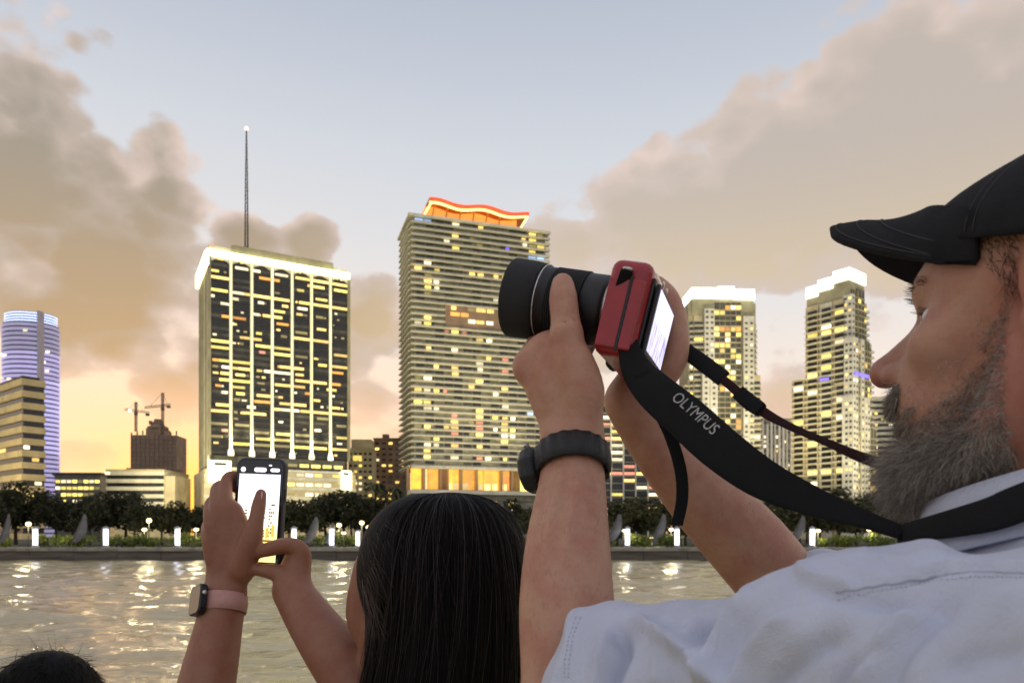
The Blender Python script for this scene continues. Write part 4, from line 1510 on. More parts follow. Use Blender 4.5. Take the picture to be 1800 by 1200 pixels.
def strands(name, root, direc, length, width, m, parent, seg=4, droop=.3, curl=.15, seed=1, gather=None):
    """many fine hairs, each a thin tapering ribbon that grows from a root point"""
    r = np.random.RandomState(seed)
    n = len(root)
    root, direc = np.asarray(root, float), np.asarray(direc, float)
    length = np.broadcast_to(np.asarray(length, float), (n,)) * (.7 + .6 * r.rand(n))
    side = np.cross(direc, r.randn(n, 3))
    side /= np.linalg.norm(side, axis=1)[:, None] + 1e-9
    wv = r.randn(n, 3) * curl
    pts, p, d = [root], root.copy(), direc.copy()
    for k in range(seg):
        d = d + np.array([0, 0, -droop]) / seg + wv * (1 if k % 2 else -.6) / seg * 2 + r.randn(n, 3) * curl * .25
        d /= np.linalg.norm(d, axis=1)[:, None] + 1e-9
        p = p + d * (length / seg)[:, None]
        pts.append(p)
    V = np.zeros((n, seg + 1, 2, 3))
    for k in range(seg + 1):
        wd = width * (1 - .8 * k / seg) * .5
        V[:, k, 0], V[:, k, 1] = pts[k] - side * wd, pts[k] + side * wd
    base = (np.arange(n) * (seg + 1) * 2)[:, None]
    Q = np.concatenate([np.stack([base[:, 0] + k * 2, base[:, 0] + k * 2 + 1, base[:, 0] + k * 2 + 3, base[:, 0] + k * 2 + 2], 1) for k in range(seg)])
    return link(bpy.data.objects.new(name, mesh_np(name, V.reshape(-1, 3), Q, m)), parent)


def skin_mat(name, base, red, rough=.5, spots=()):
    """skin: mottled, warmer where blood shows through (spots: point, radius)"""
    m = bpy.data.materials.new(name)
    m.use_nodes = True
    t = NT(m.node_tree)
    b = t.n['Principled BSDF']
    geo = t.n.new('ShaderNodeNewGeometry')
    pos = geo.outputs['Position']
    n1_ = t.noise(pos, 38, 4, .6)
    n2_ = t.noise(pos, 260, 3, .6)
    c = t.mix(t.smooth(n1_, .35, .7), base, tuple(base[i] * .55 + red[i] * .45 for i in range(3)))
    c = t.mix(t.m('MULTIPLY', t.smooth(n2_, .5, .75), .28), c, tuple(x_ * .6 for x_ in base))
    for (q, rr) in spots:
        d_ = t.v('LENGTH', t.v('SUBTRACT', pos, tuple(q)))
        c = t.mix(t.m('MULTIPLY', t.smooth(d_, rr, rr * .25), .6), c, red)
    t.l.new(c, b.inputs['Base Color'])
    b.inputs['Roughness'].default_value = rough
    b.inputs['Specular IOR Level'].default_value = .4
    b.inputs['Subsurface Weight'].default_value = .12
    b.inputs['Subsurface Radius'].default_value = (1.0, .35, .2)
    b.inputs['Subsurface Scale'].default_value = .006
    bn = t.n.new('ShaderNodeBump')
    bn.inputs['Strength'].default_value = .22
    bn.inputs['Distance'].default_value = .0016
    t.l.new(t.m('ADD', t.noise(pos, 420, 3, .65), t.m('MULTIPLY', t.noise(pos, 120, 3, .6), .7)), bn.inputs['Height'])
    t.l.new(bn.outputs[0], b.inputs['Normal'])
    return m


def hair_mat(name, dark, light, scale=60, rough=.45, spec=.35):
    m = bpy.data.materials.new(name)
    m.use_nodes = True
    t = NT(m.node_tree)
    b = t.n['Principled BSDF']
    geo = t.n.new('ShaderNodeNewGeometry')
    rnd_ = t.n.new('ShaderNodeNewGeometry').outputs['Random Per Island']
    nz = t.noise(geo.outputs['Position'], scale, 3, .6)
    f = t.m('ADD', t.m('MULTIPLY', rnd_, .55), t.m('MULTIPLY_ADD', nz, 1.3, -.42), clamp=True)
    t.l.new(t.mix(f, dark, light), b.inputs['Base Color'])
    b.inputs['Roughness'].default_value = rough
    b.inputs['Specular IOR Level'].default_value = spec
    return m


U = Vector((0, 0, 1))


def px_of(V):
    """photo pixel of world points"""
    return np.stack([900 + V[:, 0] / V[:, 1] * F, HY - (V[:, 2] - CZ) / V[:, 1] * F], 1)


# ------------------------------------------------------------------ the bearded man
HA = R(47)
HF = Vector((-math.cos(HA), math.sin(HA), 0))
HL = U.cross(HF)
HO = Vector((.3617, .490, 3.660))


def H_(x_, y_, z_):
    """point of the head: forward, left, up of the ear line at eye height"""
    return HO + HF * x_ + HL * y_ + U * z_


HROT = Matrix((HF, HL, U)).transposed()
body = Field((-.06, .25, 3.06), (.66, .88, 3.84), .0022)
B = body
# skull, brow, cheeks, jaw
B.ball(H_(-.018, 0, .018), (.095, .078, .072), 0, rot=HROT)
B.ball(H_(.018, 0, .0), (.058, .066, .070), .018, rot=HROT)
B.ball(H_(.052, 0, -.062), (.047, .05, .062), .025, rot=HROT)
B.chain([H_(.0, .066, -.045), H_(.022, .060, -.092), H_(.062, .035, -.112), H_(.082, 0, -.114), H_(.062, -.035, -.112), H_(.022, -.060, -.092), H_(.0, -.066, -.045)],
        [.013, .014, .016, .018, .016, .014, .013], .018)
B.chain([H_(.052, .046, .018), H_(.0715, .024, .015), H_(.0735, 0, .011), H_(.0715, -.024, .015), H_(.052, -.046, .018)], [.0095, .0095, .0085, .0095, .0095], .010)
for s_ in (1, -1):
    B.ball(H_(.056, s_ * .043, -.030), (.020, .020, .018), .016, rot=HROT)
    B.ball(H_(.0755, s_ * .036, -.011), (.012, .017, .011), .006, '-', rot=HROT)
    B.ball(H_(.0515, s_ * .036, -.011), (.0130, .0130, .0122), .003)
    B.chain([H_(.0630, s_ * .021, -.009), H_(.0672, s_ * .034, -.0020), H_(.0550, s_ * .0485, -.008)], [.0022, .0028, .0024], .003)
    B.chain([H_(.0630, s_ * .022, -.015), H_(.0640, s_ * .034, -.0220), H_(.0545, s_ * .0475, -.016)], [.0022, .0028, .0024], .004)
    for (pl_, rr_) in (([(.092, .018, -.045), (.082, .030, -.058), (.072, .036, -.076)], .0016), ([(.063, .022, -.0265), (.061, .034, -.0295), (.053, .046, -.026)], .0011),
                       ([(.050, .052, -.004), (.040, .060, .003)], .0008), ([(.049, .053, -.009), (.038, .061, -.009)], .0008), ([(.050, .052, -.014), (.039, .060, -.020)], .0008),
                       ([(.072, .012, .040), (.066, .036, .042), (.050, .052, .040)], .0009), ([(.070, .010, .049), (.064, .034, .051)], .0008)):
        B.chain([H_(q[0], s_ * q[1], q[2]) for q in pl_], [rr_ * .7] + [rr_] * (len(pl_) - 2) + [rr_ * .5], .0035, '-')
    # ear
    B.ball(H_(-.012, s_ * .078, -.008), (.017, .008, .031), .006, rot=HROT)
    B.ball(H_(-.010, s_ * .087, -.004), (.009, .005, .018), .004, '-', rot=HROT)
    B.ball(H_(-.003, s_ * .077, -.034), (.008, .006, .009), .005, rot=HROT)
# nose
B.chain([H_(.069, 0, .004), H_(.0795, 0, -.009), H_(.0945, 0, -.023), H_(.1075, 0, -.034)], [.0075, .0080, .0095, .0105], .008)
B.ball(H_(.1085, 0, -.0365), (.0105, .0118, .0105), .006, rot=HROT)
for s_ in (1, -1):
    B.ball(H_(.0940, s_ * .0135, -.0405), (.0130, .0080, .0090), .006, rot=HROT)
    B.ball(H_(.1035, s_ * .0078, -.0495), (.0058, .0036, .0042), .0025, '-', rot=HROT)
# lips
B.chain([H_(.080, .022, -.073), H_(.0945, .008, -.0665), H_(.0965, 0, -.0675), H_(.0945, -.008, -.0665), H_(.080, -.022, -.073)], [.004, .0062, .0062, .0062, .004], .006)
B.chain([H_(.079, .020, -.077), H_(.0925, .008, -.082), H_(.0945, 0, -.0825), H_(.0925, -.008, -.082), H_(.079, -.020, -.077)], [.004, .0065, .007, .0065, .004], .005)
B.chain([H_(.086, .02, -.0745), H_(.101, 0, -.0745), H_(.086, -.02, -.0745)], [.0015, .0018, .0015], .002, '-')
# neck and trunk under the shirt
B.chain([H_(-.012, 0, -.06), H_(-.022, 0, -.13), H_(-.04, 0, -.21)], [.056, .058, .066], .03)
NB = H_(-.035, 0, -.2)
SHL, SHR = Vector((.275, .350, 3.395)), Vector((.50, .66, 3.40))
B.chain([SHL, NB + U * -.06, SHR], [.05, .075, .05], .03)
B.chain([NB + U * -.1, NB + U * -.4], [.1, .12], .04)

# near (left) arm: elbow inside the sleeve, forearm rising to the camera
EL = P(1000, 1262, .565)
B.chain([SHL, SHL.lerp(EL, .5), EL], [.047, .043, .037], .02)
B.chain([EL, P(999, 1165, .580), P(996, 1060, .600), P(998, 955, .622), P(1005, 860, .642), P(1008, 785, .656)],
        [.036, .0375, .0385, .0352, .0296, .0262], .012, flat=((0, 1, 0), .9))
hn = Vector((.25, -1, .1))
B.chain([P(1008, 790, .657), P(1000, 735, .664), P(986, 680, .668), P(976, 640, .670)], [.0262, .0288, .0325, .0315], .012, flat=(hn, .62))
B.chain([P(1018, 745, .655), P(1020, 690, .652), P(1008, 640, .650)], [.018, .0215, .018], .012)
# thumb on the near side of the lens
B.chain([P(1012, 660, .650), P(1000, 612, .648), P(993, 556, .650), P(990, 525, .653), P(989, 500, .657)], [.018, .0148, .0128, .0126, .0098], .006)
B.ball(P(995, 585, .645), (.0135, .010, .010), .006)
# fingers wrap under the lens to its far side
for i, (bx, by, bd) in enumerate([(928, 640, .672), (955, 650, .682), (985, 657, .690), (1012, 664, .694)]):
    fr = .0098 - (.0012 if i == 3 else 0)
    zl = 30 + i * 3
    B.chain([P(bx + 22, by + 45, bd - .006), P(bx, by, bd), P(bx + 12, by - zl, bd + .030), P(bx + 24, by - zl - 26, bd + .062), P(bx + 28, by - zl - 62, bd + .072), P(bx + 30, by - zl - 88, bd + .066)],
            [.012, .0112, fr, fr * .95, fr * .9, fr * .75], .004)
B.ball(P(924, 645, .668), (.0115, .012, .0135), .008)
for (x0, y0, x1, y1) in ((940, 650, 985, 740), (965, 655, 995, 740)):       # tendons of the back of the hand
    B.chain([P(x0, y0, .653), P((x0 + x1) / 2, (y0 + y1) / 2, .650), P(x1, y1, .648)], [.0035, .003, .002], .008)

for (xa, ya, xb, yb) in ((972, 560, 1012, 556), (972, 567, 1012, 563), (974, 553, 1010, 550)):
    B.chain([P(xa, ya, .640), P((xa + xb) / 2, (ya + yb) / 2 + 2, .6365), P(xb, yb, .640)], [.0006, .0009, .0006], .002, '-')
B.chain([P(952, 608, .652), P(934, 650, .650), P(950, 712, .650)], [.0016, .0026, .001], .004, '-')
for (pl_, rr_) in (([(985, 1010, .578), (1000, 930, .594), (1016, 850, .613)], .0020), ([(960, 985, .583), (972, 905, .600), (985, 840, .616)], .0017), ([(1000, 735, .6455), (985, 700, .6465), (962, 668, .649)], .0016),
                   ([(1006, 740, .6450), (1012, 705, .6380), (1000, 672, .6400)], .0014), ([(970, 690, .648), (985, 660, .645)], .0013)):
    B.chain([P(*q) for q in pl_], [rr_ * .6] + [rr_] * (len(pl_) - 2) + [rr_ * .5], .007)                # veins and tendons under the skin
for (xa, ya, xb, yb) in ((958, 770, 1052, 764), (962, 778, 1040, 776)):
    B.chain([P(xa, ya, .645), P((xa + xb) / 2, (ya + yb) / 2 + 3, .6365), P(xb, yb, .645)], [.0006, .0011, .0006], .003, '-')
# far (right) arm
ER = P(1400, 1062, .80)
B.chain([SHR, SHR.lerp(ER, .5), ER], [.05, .046, .042], .02)
B.chain([ER, P(1318, 962, .79), P(1232, 872, .782), P(1155, 782, .772), P(1104, 705, .760)], [.042, .0425, .0365, .0288, .0245], .012)
B.chain([P(1104, 705, .760), P(1128, 655, .765), P(1150, 600, .772)], [.0245, .028, .027], .012, flat=((.8, -.5, 0), .62))
B.chain([P(1150, 672, .752), P(1178, 632, .744), P(1181, 575, .742), P(1170, 530, .740), P(1154, 503, .735)], [.017, .0172, .0162, .0145, .0102], .007)
for i in range(4):
    yy = 545 + i * 30
    B.chain([P(1165, yy + 25, .778), P(1182 - i * 4, yy, .785), P(1140, yy - 8, .812), P(1098, yy - 4, .806), P(1076, yy, .785)], [.012, .0108, .0096, .0092, .0075], .004)

V, Q = B.surface()
V = relax(V, Q, 2, .4)
skin = skin_mat('skin', lin((190, 146, 121)), lin((166, 94, 78)), .52, [(H_(.11, 0, -.045), .03), (H_(-.012, .08, -.01), .05), (H_(.0, .066, -.07), .06)])
man = link(bpy.data.objects.new('person', mesh_np('person', V, Q, skin)))
tag(man, 'bearded person in a dark cap and white shirt raising a red camera with both hands', 'person')

# eyes
for s_ in (1, -1):
    ey = MB().lathe([(.0118 * math.sin(math.pi * k / 16), -.0118 * math.cos(math.pi * k / 16)) for k in range(17)], 24,
                    Matrix.Translation(H_(.0588, s_ * .0372, -.0115)) @ HF.to_track_quat('Z', 'Y').to_matrix().to_4x4())
    eo = ey.build('eye', mat('eye_white', (.72, .68, .64), .15, .08, 200), man, True)
    ir = MB().lathe([(0, .0005), (.0035, .0004), (.0058, -.001)], 20, Matrix.Translation(H_(.0706, s_ * .0372, -.0115)) @ HF.to_track_quat('Z', 'Y').to_matrix().to_4x4())
    ir.build('iris', mat('iris', (.10, .075, .05), .12, .3, 900), eo, True)

# eyebrows, lashes
r_ = np.random.RandomState(3)
br, bd_ = [], []
for s_ in (1, -1):
    for k in range(150):
        t = r_.rand()
        p = H_(.0835 - .022 * t ** 1.5, s_ * (.010 + .038 * t), .010 + .006 * math.sin(t * 2.6) + r_.randn() * .0022)
        br.append(p)
        bd_.append(HF * (.35 - .3 * t) + HL * s_ * .9 + U * (.25 - .4 * t) + HF * .25)
    for k in range(26):
        t = r_.rand()
        br.append(H_(.071 - .010 * abs(t - .4), s_ * (.020 + .024 * t), -.005))
        bd_.append(HF * 1.0 + U * .35 + HL * s_ * (.5 * t))
strands('eyebrow', br, [tuple(Vector(d).normalized()) for d in bd_], .008, .0006, hair_mat('brow_hair', (.06, .042, .03), (.20, .155, .12), 300), man, 3, .1, .12, 5)

# beard and hair: grow from the surface of the head
loc = (V - np.array(HO)) @ np.array(HROT)
Nn = normals(V, Q)
nl = Nn @ np.array(HROT)
onhead = (loc[:, 0] ** 2 + loc[:, 1] ** 2 < .145 ** 2) & (loc[:, 2] > -.17)
jaw = .012 - .095 * np.clip((loc[:, 0] - .0) / .075, 0, 1)
cheek_line = np.interp(loc[:, 0], [-.01, .01, .030, .05, .07, .085, .1], [.02, -.012, -.045, -.064, -.075, -.072, -.066])
bm = onhead & (loc[:, 2] < cheek_line + .007 * np.sin(loc[:, 2] * 300 + loc[:, 0] * 220)) & (loc[:, 2] > -.150) & (loc[:, 0] > .012)
lipz = (np.abs(loc[:, 1]) < .020) & (loc[:, 2] > -.092) & (loc[:, 0] > .074)
bm &= ~lipz
bi = np.flatnonzero(bm)
r_ = np.random.RandomState(11)


def grow(sel, count, name, m, ln, wd, out_, dn, fwd, droop, curl, seed, seg=4):
    i = sel[r_.randint(0, len(sel), count)]
    d_ = Nn[i] * out_ + np.array([0, 0, -dn]) + np.array(HF) * fwd + r_.randn(count, 3) * .55
    d_ /= np.linalg.norm(d_, axis=1)[:, None]
    L = ln(loc[i])
    return strands(name, V[i] + r_.randn(count, 3) * .001, d_, L, wd, m, man, seg, droop, curl, seed)


beard_m = hair_mat('beard_hair', (.07, .052, .038), (.60, .54, .46), 30, .6, .2)
ln_b = lambda l: np.interp(l[:, 2], [-.15, -.11, -.085, -.065, -.04, 0], [.012, .011, .0085, .006, .005, .004]) * np.interp(l[:, 0], [0, .05, .09], [.8, .95, 1.1])
grow(bi, 25000, 'beard', beard_m, ln_b, .0004, .8, .5, .05, .6, 1.0, 21, 5)
chin = bi[(loc[bi, 2] < -.094) & (loc[bi, 0] > .03)]
grow(chin, 15000, 'beard', beard_m, lambda l: .012 + .014 * np.clip((l[:, 0] - .05) / .045, 0, 1), .00042, .9, .5, .22, .8, 1.0, 22, 6)
stub = np.flatnonzero(onhead & (loc[:, 2] < cheek_line + .020) & (loc[:, 2] > -.15) & (loc[:, 0] > .010) & ~lipz)
grow(stub, 4200, 'stubble', beard_m, lambda l: np.full(len(l), .003), .00045, .6, .8, 0, .4, .4, 25, 3)
mus = np.flatnonzero(onhead & (np.abs(loc[:, 1]) < .032) & (loc[:, 2] < -.051) & (loc[:, 2] > -.067) & (loc[:, 0] > .068))
grow(mus, 2600, 'moustache', beard_m, lambda l: np.full(len(l), .0105), .00055, .55, .9, .1, .6, .5, 23)
hair_dark = hair_mat('short_hair', (.012, .009, .008), (.06, .045, .036), 70, .45, .3)
hs = np.flatnonzero(onhead & (loc[:, 2] > np.interp(loc[:, 0], [-.11, -.03, -.005, .012, .024, .04], [-.09, -.06, -.02, -.012, .012, .03])) & (loc[:, 0] < .040) & (loc[:, 2] < .075) & (np.abs(loc[:, 1]) > .03) & ~((np.abs(loc[:, 1]) > .074) & (loc[:, 0] < .006) & (loc[:, 2] < .02)))
grow(hs, 16000, 'hair', hair_dark, lambda l: np.full(len(l), .0075), .00042, .35, .9, -.7, .3, .15, 24)

# fine hair on the forearms
fa = np.flatnonzero((V[:, 1] > .56) & (V[:, 2] < 3.585) & (V[:, 2] > 3.36) & ~onhead)
i = fa[r_.randint(0, len(fa), 4200)]
dd = Nn[i] * .35 + np.array([.25, .0, .75]) + r_.randn(4200, 3) * .3
dd /= np.linalg.norm(dd, axis=1)[:, None]
strands('arm_hair', V[i], dd, .007, .00015, hair_mat('arm_hair', (.10, .065, .042), (.26, .18, .125), 90), man, 3, -.2, .3, 31)

# ------------------------------------------------------------------ shirt
S = Field((.0, .22, 3.10), (.62, .86, 3.60), .0027)
S.chain([SHL + Vector((.03, -.02, -.01)), Vector((.222, .405, 3.412)), Vector((.160, .460, 3.402)), Vector((.105, .502, 3.386)), Vector((.066, .530, 3.382)), Vector((.030, .552, 3.374))],
        [.082, .077, .067, .064, .068, .072], .02)
S.chain([SHL + Vector((0, -.01, .0)), NB + U * -.045, SHR], [.085, .09, .085], .04)
S.chain([NB + U * .018 + HF * .02, NB + U * -.05 + HF * .03], [.078, .098], .04)
S.ball(H_(.035, 0, -.235), (.09, .10, .07), .04, rot=HROT)
S.ball(NB + HF * .03 + U * -.22, (.15, .20, .21), .06, rot=HROT)
S.ball(NB + HF * -.03 + U * -.2, (.13, .19, .2), .06, rot=HROT)
S.ball(NB + HF * .06 + HL * .06 + U * -.12, (.09, .10, .085), .06, rot=HROT)
S.chain([SHR, SHR.lerp(ER, .55) + Vector((.0, -.005, 0)), SHR.lerp(ER, .86)], [.08, .068, .064], .03)
# neck opening
S.chain([NB + U * -.01 + HF * .012, NB + U * .3 + HF * .03], [.070, .074], .008, '-')
# sleeve ends: an open hem round each arm
hemn = Vector((-.90, .12, .30))
hem = P(1000, 1090, .50)
sl = hem + hemn.normalized() * .001
dcut = ((S.ax[0][:, None, None] - sl.x) * hemn.x + (S.ax[1][None, :, None] - sl.y) * hemn.y + (S.ax[2][None, None, :] - sl.z) * hemn.z) / hemn.length
near = (S.ax[0][:, None, None] < .14) & (S.ax[1][None, :, None] < .64) & (S.ax[2][None, None, :] > 0)
S.D = np.where(near, np.maximum(S.D, dcut.astype(np.float32)), S.D)
S.chain([P(1022, 1275, .552), P(1000, 1165, .568), P(996, 1050, .585)], [.047, .048, .049], .004, '-')
V2, Q2 = S.surface()
V2 = relax(V2, Q2, 3, .5)
N2 = normals(V2, Q2)
pp = px_of(V2)
FOLDS = [([(1108, 1082), (1150, 1110), (1215, 1150), (1290, 1215)], 17, .0075), ([(1090, 1090), (1092, 1150), (1072, 1215)], 18, -.011), ([(1070, 1100), (1052, 1150), (1045, 1215)], 14, .004),
         ([(1340, 1050), (1290, 1085), (1262, 1135), (1240, 1215)], 20, .0075), ([(1315, 1055), (1262, 1085), (1225, 1130)], 14, -.0065), ([(1235, 1085), (1215, 1115), (1190, 1150)], 13, .004),
         ([(1420, 1000), (1500, 1015), (1600, 1012), (1700, 1000)], 20, .0035), ([(1400, 1035), (1480, 1050), (1560, 1060), (1650, 1052)], 16, -.0045), ([(1400, 1010), (1440, 1030), (1500, 1040)], 16, .005),
         ([(1650, 1045), (1580, 1085), (1540, 1140), (1500, 1215)], 20, .006), ([(1700, 1035), (1630, 1085), (1590, 1140), (1560, 1215)], 20, -.004), ([(1500, 1110), (1440, 1135), (1380, 1180), (1350, 1215)], 20, -.005),
         ([(1560, 1130), (1500, 1170), (1470, 1215)], 16, -.004), ([(1700, 960), (1600, 985), (1500, 990)], 18, .004), ([(1730, 950), (1640, 940), (1575, 955)], 14, -.004),
         ([(1420, 1090), (1360, 1110), (1310, 1160), (1290, 1215)], 18, .005), ([(1180, 1090), (1160, 1140), (1165, 1215)], 20, .003), ([(1640, 1190), (1720, 1150), (1800, 1140)], 22, -.003),
         ([(1560, 1032), (1640, 1010), (1720, 1002), (1830, 1010)], 4, -.0026), ([(1560, 1026), (1640, 1004), (1720, 996), (1830, 1004)], 5, .0016)]
disp = np.zeros(len(V2))
for (pl, wd, amp) in FOLDS:
    pl = np.array(pl, float)
    best_ = np.full(len(V2), 1e9)
    fade = np.zeros(len(V2))
    tot_ = len(pl) - 1
    for k in range(tot_):
        a, b = pl[k], pl[k + 1]
        t = np.clip(((pp - a) @ (b - a)) / ((b - a) @ (b - a)), 0, 1)
        d_ = np.linalg.norm(pp - (a + t[:, None] * (b - a)), axis=1)
        s_ = (k + t) / tot_
        fade = np.where(d_ < best_, np.clip(np.minimum(s_, 1.15 - s_) * 4, 0, 1), fade)
        best_ = np.minimum(best_, d_)
    disp += amp * 1.5 * np.exp(-(best_ / (wd * .8)) ** 1.5) * fade * (N2[:, 1] < .35)
rr_ = np.random.RandomState(8)
for k in range(14):                                            # soft creases of the cloth
    kv = rr_.randn(3) * rr_.uniform(18, 70)
    disp += .0009 * np.sin(V2 @ kv + rr_.rand() * 6 + 1.4 * np.sin(V2 @ (rr_.randn(3) * 22)))
V2 = V2 + N2 * disp[:, None]
V2 = relax(V2, Q2, 1, .3)
cloth = mat('white_cotton', (.60, .64, .76), .85, .05, 30, .35, 900, spec=.2)
tcl = NT(cloth.node_tree)                                       # crumpled cotton: fine creases over the weave
gcl = tcl.n.new('ShaderNodeNewGeometry').outputs['Position']
bcl = tcl.n.new('ShaderNodeBump')
bcl.inputs['Strength'].default_value = .5
bcl.inputs['Distance'].default_value = .006
tcl.l.new(tcl.noise(tcl.v('MULTIPLY', gcl, (1.0, 1.0, .55)), 34, 5, .62, 1.2), bcl.inputs['Height'])
old_b = next(n for n in tcl.n if n.type == 'BUMP' and n != bcl)
tcl.l.new(bcl.outputs[0], old_b.inputs['Normal'])
shirt = link(bpy.data.objects.new('shirt', mesh_np('shirt', V2, Q2, cloth)), man)


def band(name, rings, thick, m, parent, n=96, a0=0.0, a1=360.0, smooth=True):
    """closed strip lofted through rings (centre, axis x, axis y, rx, ry), given thickness"""
    b_ = MB()
    rows = []
    for (c, ex, ey, rx, ry) in rings:
        rows.append([c + ex * (rx * math.cos(R(a0 + (a1 - a0) * j / n))) + ey * (ry * math.sin(R(a0 + (a1 - a0) * j / n))) for j in range(n + 1)])
    nr = len(rows)
    for row in rows:
        b_.v += [tuple(p) for p in row]
    for k in range(nr - 1):
        for j in range(n):
            i0 = k * (n + 1) + j
            b_.f.append((i0, i0 + 1, i0 + n + 2, i0 + n + 1))
            b_.fm.append(0)
    o = b_.build(name, m, parent, smooth)
    so = o.modifiers.new('thickness', 'SOLIDIFY')
    so.thickness = thick
    so.offset = 1
    return o


CT = (U + HF * -.0).normalized()
cc = NB + HF * .024 + U * .040
tilt = U * .92 + HF * .24
tilt.normalize()
cx_ = HF - tilt * HF.dot(tilt)
cx_.normalize()
collar = band('collar', [(cc + tilt * .002, cx_, HL, .098, .088), (cc + tilt * .016, cx_, HL, .091, .081), (cc + tilt * .032, cx_, HL, .084, .074), (cc + tilt * .041, cx_, HL, .080, .070)], .0025, cloth, shirt)

# ------------------------------------------------------------------ cap
capm = mat('black_cap_cloth', (.022, .022, .024), .9, .2, 60, .5, 1500, spec=.2)
cap = empty('cap', (0, 0, 0))
cap.parent = man
cb = MB()
nr, nc = 26, 108


def crest(x_):
    return float(np.interp(x_, [-.13, -.10, -.06, -.03, .0, .02, .045, .068, .09], [.074, .086, .093, .0925, .089, .0855, .081, .075, .058]))


for i in range(nr + 1):
    a = R(90.0 * i / nr)
    for j in range(nc):
        t = 2 * math.pi * j / nc
        fr_ = max(0, math.cos(t))
        s_ = math.cos(a) ** .62 if i < nr else 0
        ph = (t / (math.pi / 3)) % 1
        seam = 1 - .010 * max(0, 1 - min(ph, 1 - ph) * 26) * math.cos(a)
        xx, yy = -.022 + .102 * math.cos(t) * s_ * seam, .0885 * math.sin(t) * s_ * seam
        zb_ = .012 + .034 * fr_ ** 1.5 - .010 * max(0, -math.cos(t))
        zt_ = crest(xx) - 3.2 * yy * yy
        cb.v.append(tuple(H_(xx, yy, zb_ + (zt_ - zb_) * math.sin(a) ** .85)))
for i in range(nr):
    for j in range(nc):
        a, b = i * nc + j, i * nc + (j + 1) % nc
        cb.f.append((a, b, b + nc, a + nc))
        cb.fm.append(0)
cr = cb.build('crown', capm, cap, True)
so = cr.modifiers.new('thickness', 'SOLIDIFY')
so.thickness = .003
so.offset = 1
bb = MB()
nu, nv_ = 36, 14
for i in range(nu + 1):
    t = -1 + 2 * i / nu
    for j in range(nv_ + 1):
        s_ = j / nv_
        xr, xf = .078 - .052 * t * t, .141 - .115 * abs(t) ** 4.2
        xx = xr + max(.001, xf - xr) * s_
        yy = .077 * t * (1 - .05 * s_ * s_)
        zf = .071 + .24 * (xx - .075) - .040 * min(1.25, (abs(yy) / .062) ** 1.9) * (1 - .06 * s_) - .003 * s_ ** 4
        zr = .022 + .050 * (1 - (yy / .0885) ** 2) ** .75
        zz = zr + (zf - zr) * min(1, s_ * 1.6)
        bb.v.append(tuple(H_(xx, yy, zz)))
for i in range(nu):
    for j in range(nv_):
        a = i * (nv_ + 1) + j
        bb.f.append((a, a + 1, a + nv_ + 2, a + nv_ + 1))
        bb.fm.append(0)
br_ = bb.build('brim', capm, cap, True)
so = br_.modifiers.new('thickness', 'SOLIDIFY')
so.thickness = .0055
so.offset = 0
tb = MB().lathe([(0, .004), (.005, .003), (.007, 0), (.007, -.002)], 16, Matrix.Translation(H_(-.022, 0, .0945)))
tb.build('button', capm, cap, True)

# rows of stitching on the brim and along the crown's panels
thr = mat('black_thread', (.045, .045, .048), .8, .2, 300)
sb_ = MB()
for row in (.45, .70, .93):
    pl = []
    for i in range(41):
        t = -.94 + 1.88 * i / 40
        xr, xf = .078 - .052 * t * t, .141 - .115 * abs(t) ** 4.2
        xx = xr + max(.001, xf - xr) * row
        yy = .077 * t * (1 - .05 * row * row)
        zf = .071 + .24 * (xx - .075) - .040 * min(1.25, (abs(yy) / .062) ** 1.9) * (1 - .06 * row) - .003 * row ** 4
        zr = .022 + .050 * (1 - (yy / .0885) ** 2) ** .75
        zz = zr + (zf - zr) * min(1, row * 1.6)
        pl.append(H_(xx, yy, zz + .0027 + .0010 * abs(t)) + HL * (.002 * t))
    sb_.tube(pl, .0004, 5)
sb_.build('stitching', thr, cap, True)
sc2 = MB()
for k in range(6):
    for dt in (-.028, .028):
        pl = []
        for i in range(1, 25):
            a = R(88.0 * i / 25)
            t = k * math.pi / 3 + dt / max(.25, math.cos(a))
            s_ = math.cos(a) ** .62
            xx, yy = -.022 + .1055 * math.cos(t) * s_, .0915 * math.sin(t) * s_
            zb_ = .012 + .034 * max(0, math.cos(t)) ** 1.5 - .010 * max(0, -math.cos(t))
            zt_ = crest(xx) - 3.2 * yy * yy
            pl.append(H_(xx, yy, zb_ + (zt_ + .003 - zb_) * math.sin(a) ** .85))
        sc2.tube(pl, .0004, 5)
sc2.build('stitching', thr, cap, True)


# ------------------------------------------------------------------ seams of the shirt, sewn on its surface
pp2 = px_of(V2)
front = N2[:, 1] < .2


def on_cloth(line, step=4.0):
    """points of the near side of the cloth along a line given by its directions"""
    out_ = []
    line = [np.array(q, float) for q in line]
    for a, b in zip(line[:-1], line[1:]):
        n = max(2, int(np.linalg.norm(b - a) / step))
        for k in range(n):
            q = a + (b - a) * k / n
            d_ = np.linalg.norm(pp2 - q, axis=1) + np.where(front, 0, 1e6)
            c = np.flatnonzero(d_ < 16)
            if not len(c):
                c = np.argsort(d_)[:6]
            c = c[V2[c, 1] < V2[c, 1].min() + .012]
            c = c[np.argsort(d_[c])[:4]]
            out_.append(Vector(V2[c].mean(0)) + Vector(N2[c].mean(0)).normalized() * .0003)
    return [out_[0]] + [(out_[k - 1] + out_[k] * 2 + out_[k + 1]) * .25 for k in range(1, len(out_) - 1)] + [out_[-1]]


